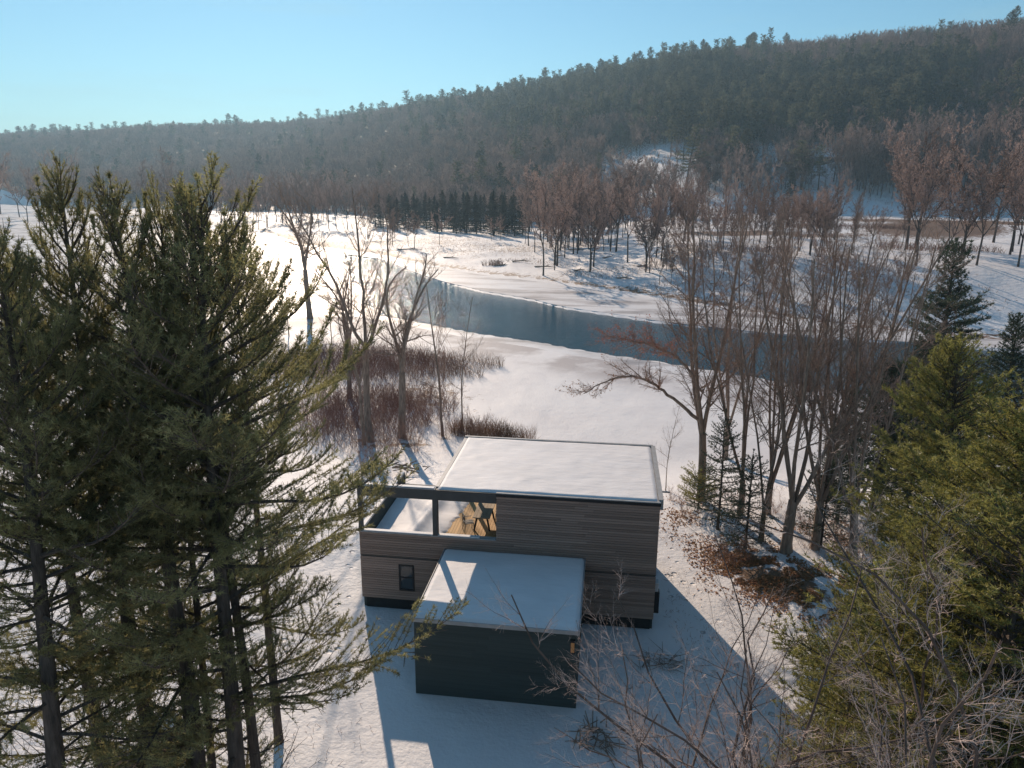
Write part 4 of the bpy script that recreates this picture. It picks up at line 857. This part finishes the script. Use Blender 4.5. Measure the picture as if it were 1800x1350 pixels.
def pile(label, loc_, n_, seed, sx, sy, h_, r_, name='brush_pile'):
    g_ = np.random.default_rng(seed); P = np.column_stack([g_.normal(0, sx*0.4, n_), g_.normal(0, sy*0.4, n_), g_.uniform(0, h_, n_)]); a_ = g_.uniform(0, 6.28, n_); l_ = g_.uniform(0.3, 1.0, n_)*sx
    Q = P+np.column_stack([np.cos(a_)*l_, np.sin(a_)*l_, g_.normal(0, 0.12, n_)])
    return tag(build(name, [(*tubes(P, Q, g_.uniform(0.4, 1, n_)*r_, g_.uniform(0.2, 0.6, n_)*r_, 5), 0)], M['bark'], None, loc_), label, 'brush pile')
f_ = foot(718, 826); pile('dark tangle of cut branches lying on the snow behind the deck', f_, 26, 3, 1.1, 0.7, 0.4, 0.07)
f_ = foot(1050, 1305); pile('dark heap of sticks on the shaded snow in front of the garage corner', f_, 60, 4, 0.9, 0.8, 0.35, 0.03)
f_ = foot(1165, 1165); pile('dark fallen branch lying on the shaded snow beside the garage', f_, 60, 5, 1.2, 0.9, 0.2, 0.018)
o = pile('low jumble of dark stalks at the side wall of the garage', (3.45, -3.2, 0.02), 22, 6, 0.5, 0.4, 0.4, 0.03)
# ------------------------------------------------------------------ pale-twigged trees in the near corner
M['nearbark'] = mat('dark_wet_bark', (0.12, 0.085, 0.068), 0.85, var=0.4, scale=3)
GF = 'near bare trees with pale twigs'
def near_tree(label, px, top, dist, seed, r0, **kw):
    loc_, h_ = at(px, top, dist); e_ = empty('pale_twigged_tree', loc_, 0); tag(e_, label, 'tree', GF)
    out = fork_tree(seed, h_, r0, rmin=0.0062, **kw)
    build('trunk', [(*segtube(out[0], 7), 0)], M['nearbark'], e_, smooth=True)
    build('branches', [(*segtube(out[1], 5), 0)], M['nearbark'], e_)
    build('twigs', [(*segtube(out[2], 3), 0), (*segtube(out[3], 3), 0)], M['paletwig'], e_)
    return e_, h_
N1, hN1 = near_tree('pale-twigged bare tree with a forked dark bole between garage and bushy pines', 1400, 900, 14.5, 101, 0.10, stems=4, fork=0.30, spread=0.75, dens=0.75, fine=0.9, wob=0.21, low=0.1, ang=0.9)
N2, hN2 = near_tree('bare tree leaning towards the garage, twig tips crossing its black wall', 1215, 990, 13.5, 102, 0.09, stems=4, fork=0.25, spread=0.85, dens=0.75, fine=0.9, wob=0.21, low=0.1, ang=0.95)
N3, hN3 = near_tree('bare tree with a crooked dark bole in front of the yellow-green pine', 1650, 830, 13.5, 103, 0.105, stems=4, fork=0.35, spread=0.8, dens=0.75, fine=0.9, wob=0.21, low=0.1, ang=0.95)
for px, top, dist, rz, sxy, src, hs, lb in [(1790, 800, 12.5, 2.0, 1.1, N1, hN1, 'bare tree cut by the view edge, its pale twigs over the olive pine'),
     (1530, 1010, 12.5, 4.0, 1.2, N3, hN3, 'lower bare tree whose dark bole leans over the sunlit strip of snow'),
     (1720, 1060, 11.0, 1.0, 1.2, N2, hN2, 'low spreading bare tree with the thickest mass of pale twigs'),
     (1290, 1120, 12.0, 5.2, 1.0, N1, hN1, 'small bare tree rising from the blue-shaded snow'),
     (1360, 1010, 16.0, 3.3, 0.9, N3, hN3, 'bare tree between the garage wall and the sunlit strip of snow'),
     (1480, 1130, 11.5, 0.4, 1.1, N1, hN1, 'low bare tree at the edge of the sunlit snow, under the lower crooked bole'),
     (1145, 1200, 13.5, 2.7, 0.8, N2, hN2, 'smallest pale-twigged tree, standing nearest the garage corner')]:
    place_copy(src, px, top, dist, hs, rz, lb, GF, sxy=sxy)

# ------------------------------------------------------------------ across the river
def far_bare(name, seed, H, dens=1.0, fine=1.0, stems=3, rmin=0.03, k=3, spread=0.4, group=None, tri=True, tw=0.05):
    out = fork_tree(seed, H, H*0.016, stems=stems, fork=0.3, spread=spread, dens=dens, fine=fine, wob=0.07, rmin=rmin, low=0.15, ang=0.7)
    A = np.array(out[3]); P0, P1 = A[:, 0:3], A[:, 3:6]; P1 = P1+(P1-P0)*0.3
    g_ = np.random.default_rng(seed); s = norm(np.cross(norm(P1-P0), norm(g_.normal(size=P0.shape))))*tw
    V_ = np.stack([P0-s, P0+s, P1], 1).reshape(-1, 3)
    o = build(name, [(*segtube([a[:6]+(a[6]*0.62, a[7]*0.62) for a in out[0]], 5), 0), (*segtube(out[1], 3), 0), (*segtube(out[2], 3), 1), (V_, np.arange(len(V_)).reshape(-1, 3), 1)], [M['far_bark'], M['far_twig']])
    return o
M['far_bark'] = mat('far_bark', (0.10, 0.082, 0.072), 0.95, var=0.3, scale=0.5, spec=0.05)
def far_conifer(name, seed, H, Rf, z0, wh, nb, K, ln, w, m, tstep, sstep, e_low=0.1):
    tr, br, fi, TP, TD = pine(seed, H, H*0.013, Rf, z0, z0, wh=wh, nb=nb, tstep=tstep, sstep=sstep, e_low=e_low, e_top=0.8, sec=0.45)
    return build(name, [(*segtube(tr, 5), 0), (*segtube(br, 3), 0), (*needles(TP, TD, np.random.default_rng(seed), K, ln, w, 0.7), 1)], [M['far_bark'], m])
fb1 = far_bare('bare_tree', 201, 15, 0.8, 0.8, 3, spread=0.6); fb2 = far_bare('bare_tree', 202, 14, 0.8, 0.8, 5, spread=0.8); fb3 = far_bare('bare_tree', 203, 16, 0.85, 0.85, 2, spread=0.25)
fs1 = far_conifer('spruce', 211, 16, lambda t: 2.9*(1-t)**0.8*(0.85+0.25*math.sin(t*31))+0.15, 1.2, 0.75, 6, 4, 0.38, 0.13, M['far_spruce'], 0.35, 0.55, -0.1)
fp1 = far_conifer('far_pine', 212, 18, lambda t: 4.0*(1-t)**0.5*(0.75+0.35*math.sin(t*27))+0.3, 5.5, 1.1, 5, 5, 0.45, 0.14, M['far_needle'], 0.4, 0.6, 0.1)
fp2 = far_conifer('far_pine', 213, 19, lambda t: 3.6*(1-t)**0.45*(0.7+0.45*math.sin(t*22+1))+0.3, 7.5, 1.3, 5, 5, 0.45, 0.14, M['far_needle'], 0.4, 0.6, 0.15)
fr = random.Random(21)
def ground_hit(px, py):
    """march a view ray down to the terrain"""
    d = ray(px, py); ts = np.concatenate([np.arange(60, 500, 2.0), np.arange(500, 2600, 6.0)]); P = CAM+d[None]*ts[:, None]; below = P[:, 2] < terrain(P[:, 0], P[:, 1])
    if not below.any(): return None
    i_ = int(np.argmax(below)); return P[i_]
counts = {}
def put(src, H0, x_, y_, h_, label, cat, group, first, sxy=None):
    z_ = zt(x_, y_); s = h_/H0; w_ = s*fr.uniform(0.85, 1.15)*(sxy if isinstance(sxy, float) and group else 1.0) if (sxy is None or group) else sxy
    if first.get(src.name):
        o = src.copy(); col.objects.link(o)
    else: o = src; first[src.name] = True
    o.location = (x_, y_, z_-0.1); o.rotation_euler = (0, 0, fr.uniform(0, 6.28)); o.scale = (w_, w_, s); tag(o, label, cat, group); return o
first = {}
# dense spruce row on the river terrace
for i_ in range(60):
    u_ = i_/59; px = 655+262*u_+fr.uniform(-5, 5); py = 404+14*u_+fr.uniform(-6, 1)-(10 if i_ % 2 else 0)
    q = ground_hit(px, py)
    put(fs1, 16, q[0]+fr.uniform(-2, 2), q[1]+fr.uniform(-3, 3)+(6 if i_ % 3 == 0 else 0), fr.uniform(10.5, 18)*(0.9 if u_ < 0.2 else 1), 'dark spruce in the dense straight-edged row on the far bank', 'tree', 'spruces in the dense row across the river', first, fr.uniform(1.2, 1.6))
# conspicuous conifers on the far bank at right
for px, top, py, src, H0, lb, sx in [(1206, 222, 335, fp1, 18, 'round-topped pine standing alone above the brown thicket across the river', 1.7), (1298, 238, 320, fp2, 19, 'dark evergreen on the far bank, beside the round-topped pine', 1.3),
        (1408, 250, 335, fp1, 18, 'broad bushy evergreen in front of the distant white roof', 2.2), (1438, 256, 335, fp2, 19, 'narrower evergreen close against the broad bushy one', 1.4), (1050, 270, 345, fp2, 19, 'pine behind the bare trees at the bend of the river', 1.0),
        (1790, 330, 430, fp2, 19, 'dark pine on the far slope cut by the view edge', 1.2), (1385, 300, 372, fs1, 16, 'small dark evergreen at the foot of the broad bushy one', 1.4)]:
    q = ground_hit(px, py); dist = math.hypot(q[0]-CAM[0], q[1]-CAM[1]); h_ = DD(px, top, dist)[2]-zt(q[0], q[1])
    put(src, H0, q[0], q[1], h_, lb, 'tree', None, first, sx*h_/H0*1.0)
# bare trees of the far bank: each one a tree of its own
GFB = 'bare trees on the far bank'
lab = 'leafless brown tree among its like on the far bank of the river'
n_b = 0; spots = []
def region(n_, x0, x1, y0, y1, h0, h1, out=None):
    for _ in range(n_):
        px = fr.uniform(x0, x1); py = fr.uniform(y0, y1); q = ground_hit(px, py)
        if q is None or (1550 < px < 1705 and 342 < py < 425): continue
        d_ = math.hypot(q[0]-CAM[0], q[1]-CAM[1]); (spots if out is None else out).append((q[0], q[1], fr.uniform(h0, h1)*d_/FPX, REG.index(g__)))
REG = [(40, 925, 1110, 398, 446, 70, 125), (24, 1080, 1330, 348, 402, 55, 95), (22, 935, 1170, 440, 486, 90, 165), (40, 1120, 1600, 410, 455, 60, 115), (22, 1140, 1600, 455, 540, 35, 80), (24, 1330, 1580, 318, 342, 55, 95), (24, 1690, 1850, 325, 385, 75, 125), (22, 1590, 1850, 425, 478, 115, 190), (30, 1480, 1760, 300, 336, 55, 100), (46, 380, 700, 374, 404, 45, 80), (22, -60, 330, 372, 400, 60, 100), (14, 640, 930, 418, 440, 35, 65)]
for g__ in REG: region(*g__)
RLAB = ['leafless brown tree in the stand on the inside of the river bend', 'leafless brown tree on the flat below the snowy clearing', 'tall leafless tree on the bank close to the river bend', 'leafless tree on the crest of the shaded snowy bank', 'low leafless tree on the blue-shaded slope above the river', 'leafless tree at the edge of the tan grass field', 'tall leafless tree in the thick stand beside the tan grass field', 'tall leafless tree on the snowy slope below the tan grass field', 'leafless tree along the foot of the hill above the tan grass field', 'leafless tree in the fringe behind the bright ice', 'leafless tree far upstream beyond the pine tops', 'small leafless tree standing on the open shore before the spruce row']
fr.shuffle(spots)
for x_, y_, h_, ri in spots[:290]:
    src, H0 = fr.choice([(fb1, 15), (fb2, 14), (fb3, 16)]); put(src, H0, x_, y_, h_, RLAB[ri], 'tree', GFB+': '+RLAB[ri].split(' tree ')[1], first)

# hill forest: far too many to count
extra_ = []
for g__ in REG[:1]+REG[3:5]+REG[9:10]: region(int(g__[0]*0.6), *g__[1:], extra_)
def lod_bare(seed, H, tw=0.09):
    return far_bare('bare_tree', seed, H, 0.72, 0.75, 4, spread=0.55, tw=tw)
def scatter(name, proto, pts, rot, scl):
    me = bpy.data.meshes.new(name); me.vertices.add(len(pts)); me.vertices.foreach_set('co', np.asarray(pts, dtype=np.float32).ravel())
    a1 = me.attributes.new('rot', 'FLOAT_VECTOR', 'POINT'); a1.data.foreach_set('vector', np.asarray(rot, dtype=np.float32).ravel())
    a2 = me.attributes.new('scl', 'FLOAT_VECTOR', 'POINT'); a2.data.foreach_set('vector', np.asarray(scl, dtype=np.float32).ravel())
    o = link(name, me); tag(o, kind='stuff')
    ng = bpy.data.node_groups.new(name, 'GeometryNodeTree'); ng.interface.new_socket('Geometry', in_out='INPUT', socket_type='NodeSocketGeometry'); ng.interface.new_socket('Geometry', in_out='OUTPUT', socket_type='NodeSocketGeometry')
    N = ng.nodes; gi = N.new('NodeGroupInput'); go = N.new('NodeGroupOutput'); ip = N.new('GeometryNodeInstanceOnPoints'); oi = N.new('GeometryNodeObjectInfo'); oi.inputs['Object'].default_value = proto; oi.inputs['As Instance'].default_value = True; oi.transform_space = 'ORIGINAL'
    r1 = N.new('GeometryNodeInputNamedAttribute'); r1.data_type = 'FLOAT_VECTOR'; r1.inputs['Name'].default_value = 'rot'
    r2 = N.new('GeometryNodeInputNamedAttribute'); r2.data_type = 'FLOAT_VECTOR'; r2.inputs['Name'].default_value = 'scl'
    k = ng.links.new; k(gi.outputs[0], ip.inputs['Points']); k(oi.outputs['Geometry'], ip.inputs['Instance']); k(r1.outputs['Attribute'], ip.inputs['Rotation']); k(r2.outputs['Attribute'], ip.inputs['Scale']); k(ip.outputs[0], go.inputs[0])
    md = o.modifiers.new('scatter', 'NODES'); md.node_group = ng; return o
hr = np.random.default_rng(33)
pts = []
for (r0_, r1_, dens) in ((330, 700, 0.026), (700, 1150, 0.022), (1150, 2450, 0.010)):
    A0, A1 = math.radians(-58), math.radians(34); area = 0.5*(A1-A0)*(r1_**2-r0_**2); n_ = int(area*dens)
    a_ = hr.uniform(A0, A1, n_); r_ = np.sqrt(hr.uniform(r0_**2, r1_**2, n_)); pts.append(np.stack([CAM[0]+r_*np.sin(a_), CAM[1]+r_*np.cos(a_)], 1))
pts = np.concatenate(pts); zz_ = terrain(pts[:, 0], pts[:, 1]); P = np.column_stack([pts, zz_])
dd_ = P-CAM; zc = dd_@_w; PX = 900+FPX*(dd_@_r)/zc; PY = 675-FPX*(dd_@_u)/zc
R_ = np.hypot(dd_[:, 0], dd_[:, 1]); AZ = np.degrees(np.arctan2(dd_[:, 0], dd_[:, 1])); RB = np.interp(AZ, _AZ, _RB); RR = np.interp(AZ, _AZ, _RR)
tyy = fline(TOE, P[:, 0])
ok = (R_ > RB-25+40*value_noise(P[:, 0], P[:, 1], 60, 61)) & (R_ < RR+60) & (P[:, 1] > tyy+10) & (PX > -150) & (PX < 1950)
ok &= (R_ > RB+32) | (PX < 1000)
# the open snowy strip seen between the trunks on the lower slope
clear = (np.abs(PX-1140) < 85) & (PY > 258) & (PY < 350)
ok &= ~(clear & (hr.uniform(size=len(ok)) < 0.9))
clear2 = (np.abs(PX-1352) < 32) & (PY > 255) & (PY < 330); ok &= ~(clear2 & (hr.uniform(size=len(ok)) < 0.7))
ok &= ~((np.abs(PX-1452) < 30) & (PY > 262) & (PY < 345))
P, PX, PY, R_, RR = P[ok], PX[ok], PY[ok], R_[ok], RR[ok]; n_ = len(P)
ns = value_noise(P[:, 0], P[:, 1], 90, 62)+0.6*value_noise(P[:, 0], P[:, 1], 35, 63)
tt = np.clip((R_-np.interp(np.degrees(np.arctan2(P[:, 0]-CAM[0], P[:, 1]-CAM[1])), _AZ, _RB))/(RR-np.interp(np.degrees(np.arctan2(P[:, 0]-CAM[0], P[:, 1]-CAM[1])), _AZ, _RB)), 0, 1.1)
belt = np.exp(-((PX-1350)/430)**2)*np.exp(-((PY-(215-0.03*(PX-1000)))/62)**2)
belt = np.maximum(belt, 0.8*np.exp(-((PX-1100)/250)**2)*np.exp(-((PY-170)/40)**2))
pc = 0.06 + 0.85*belt + 0.22*(tt > 0.93)*(PX < 1450) + 0.15*(PX < 500)*(tt > 0.75) + 0.9*ns*(0.3+belt) - 0.05 - 0.15*(PX < 900)*(PY > 225) - 0.3*((PX > 1350) & (PY < 125))
conif = hr.uniform(size=n_) < np.clip(pc, 0.02, 0.97)
hgt = np.where(conif, hr.uniform(15, 31, n_), hr.uniform(12, 22, n_)); hgt = np.where((tt > 0.93) & conif, hgt*hr.uniform(0.6, 1.25, n_), hgt)
lb1 = lod_bare(221, 15); lb2 = lod_bare(222, 14)
lp1 = far_conifer('far_pine', 231, 18, lambda t: 4.2*(1-t)**0.28*(0.70+0.42*math.sin(t*25))+0.5, 7.5, 1.3, 5, 4, 0.75, 0.26, M['far_needle'], 0.8, 1.0, 0.1)
lp2 = far_conifer('far_pine', 232, 18, lambda t: 3.8*(1-t)**0.30*(0.72+0.4*math.sin(t*19+2))+0.5, 6.0, 1.4, 5, 4, 0.75, 0.26, M['far_needle'], 0.8, 1.0, 0.1)
# the four lightweight trees stand at the front edge of the wood as trees of their own
for o_, H0, px, lb_ in ((lb1, 15, 560, 'leafless tree at the foot of the wooded hill, behind the bright ice'), (lb2, 14, 1010, 'leafless tree at the foot of the hill behind the river bend'), (lp1, 18, 980, 'pine at the foot of the wooded hill past the spruce row'), (lp2, 18, 330, 'pine at the foot of the wooded hill, upstream')):
    q = ground_hit(px, 352 if px > 400 else 366); put(o_, H0, q[0], q[1], H0, lb_, 'tree', None, {o_.name: False} and {})
cols = [(~conif, lb1, 15), (~conif, lb2, 14), (conif, lp1, 18), (conif, lp2, 18)]
half = hr.uniform(size=n_) < 0.5
for q_, (mask0, proto, H0) in enumerate(cols):
    m_ = mask0 & (half if q_ % 2 == 0 else ~half); k_ = int(m_.sum())
    s = (hgt[m_]/H0)[:, None]; w_ = s*hr.uniform(0.85, 1.25, (k_, 1))*(1+0.25*(R_[m_] > 1150))[:, None]
    scatter('pine_forest' if q_ > 1 else 'bare_forest', proto, P[m_]-np.array([0, 0, 0.3]), np.column_stack([hr.normal(0, 0.03, (k_, 2)), hr.uniform(0, 6.28, k_)]), np.column_stack([w_, w_, s]))
for q_, (proto, H0) in enumerate(((fb1, 15), (fb2, 14), (fb3, 16))):
    e_ = [e[:3] for k_, e in enumerate(extra_) if k_ % 3 == q_]; E_ = np.array(e_); s = (E_[:, 2]/H0)[:, None]
    scatter('bare_thicket', proto, np.column_stack([E_[:, 0], E_[:, 1], terrain(E_[:, 0], E_[:, 1])-0.2]), np.column_stack([E_[:, 2:3]*0, E_[:, 2:3]*0, hr.uniform(0, 6.28, len(E_))]), np.column_stack([s, s, s]))
print('forest', n_, int(conif.sum()))

# distant house with a snowy roof
q = ground_hit(1455, 285); bx = tag(empty('distant_house', (q[0], q[1], q[2]-0.5), 0.25), 'distant house with a white snow-covered gable roof among dark pines', 'house')
boxes('wall', [(-5.5, 5.5, -4, 4, 0, 3.6)], mat('far_grey_siding', (0.25, 0.25, 0.26), 0.8, var=0.1), bx)
V_ = np.array([[-6, -4.8, 3.5], [6, -4.8, 3.5], [6, 0, 6.6], [-6, 0, 6.6], [6, 4.8, 3.5], [-6, 4.8, 3.5], [-6, -4.8, 3.25], [6, -4.8, 3.25], [6, 4.8, 3.25], [-6, 4.8, 3.25]])
build('roof', [(V_, np.array([[0, 1, 2, 3], [3, 2, 4, 5], [6, 9, 8, 7], [0, 6, 7, 1], [5, 4, 8, 9]]), 0), (V_, np.array([[1, 4, 2], [0, 3, 5]]), 0)], M['snow'], bx)
for k_ in range(3): box('window', (-3.6+2.8*k_, -2.4+2.8*k_, -4.05, -3.98, 1.2, 2.6), M['glass'], bx)
# fallen trunks and driftwood on the far shore
g_ = random.Random(44); GD = 'driftwood logs on the far shore'
lg = None
for px, py in [(1000, 440), (975, 452), (1120, 470), (1165, 440), (940, 470), (1060, 455), (900, 462), (870, 470), (1210, 480), (1330, 520), (1085, 492), (1010, 478), (1250, 505), (780, 455), (700, 440)]:
    q = ground_hit(px, py); a_ = g_.uniform(-0.4, 0.9); L_ = g_.uniform(3, 8)
    if lg is None:
        lg = build('driftwood_log', [(*tubes([[0, 0, 0.1], [0.55, 0, 0.28]], [[0.56, 0, 0.28], [1, 0.03, 0.15]], [0.16, 0.12], [0.12, 0.05], 6), 0), (*tubes([[0.5, 0, 0.25]], [[0.7, 0.12, 0.7]], [0.05], [0.02], 4), 0)], M['bark']); o = lg
    else: o = lg.copy(); col.objects.link(o)
    o.location = (q[0], q[1], zt(q[0], q[1])); o.rotation_euler = (0, 0, a_); o.scale = (L_, 1.2, 1.2); tag(o, 'dark bare log lying on the snowy far shore', 'log', GD)
# brush thickets on the far bank
far_m = []
for px, py, ax, ay, w_ in [(1640, 440, 14, 6, 0.1), (1300, 335, 30, 12, 0.2), (1120, 360, 16, 10, 0.12), (1500, 400, 22, 10, 0.2), (866, 466, 3, 1.5, 0.03), (1700, 350, 50, 20, 0.25), (1250, 440, 16, 8, 0.1)]:
    q = ground_hit(px, py); far_m.append((q[0], q[1], ax, ay, -0.2, w_))
stems_mass('dry_brush', far_m, 6000, 95, 0.7, 2.0, 0.05, M['brush'], 0.4)

# thin dry grass poking through the far shore snow
fm = []
for px, py, ax, ay, w_ in [(860, 440, 26, 22, 0.25), (960, 462, 14, 10, 0.12), (1060, 485, 10, 7, 0.12), (1200, 505, 14, 6, 0.12), (1400, 520, 16, 8, 0.15), (740, 425, 30, 26, 0.2), (1600, 520, 14, 10, 0.1)]:
    q = ground_hit(px, py); fm.append((q[0], q[1], ax, ay, -0.2, w_))
stems_mass('dry_grass', fm, 4500, 96, 0.2, 0.7, 0.035, M['reed'], 0.5)
# ------------------------------------------------------------------ haze
def make_haze():
    m = bpy.data.materials.new('haze'); m.use_nodes = True; n = m.node_tree.nodes; n.clear()
    o_ = n.new('ShaderNodeOutputMaterial'); v_ = n.new('ShaderNodeVolumePrincipled'); v_.inputs['Color'].default_value = (0.46, 0.72, 0.92, 1); v_.inputs['Density'].default_value = HAZE; v_.inputs['Anisotropy'].default_value = 0.35
    m.node_tree.links.new(v_.outputs[0], o_.inputs['Volume']); m.cycles.homogeneous_volume = True
    h = box('haze', (-4300, 4300, -4300, 4300, -6, 260), m); tag(h, kind='stuff'); return h
HAZE = 0.00026
make_haze()
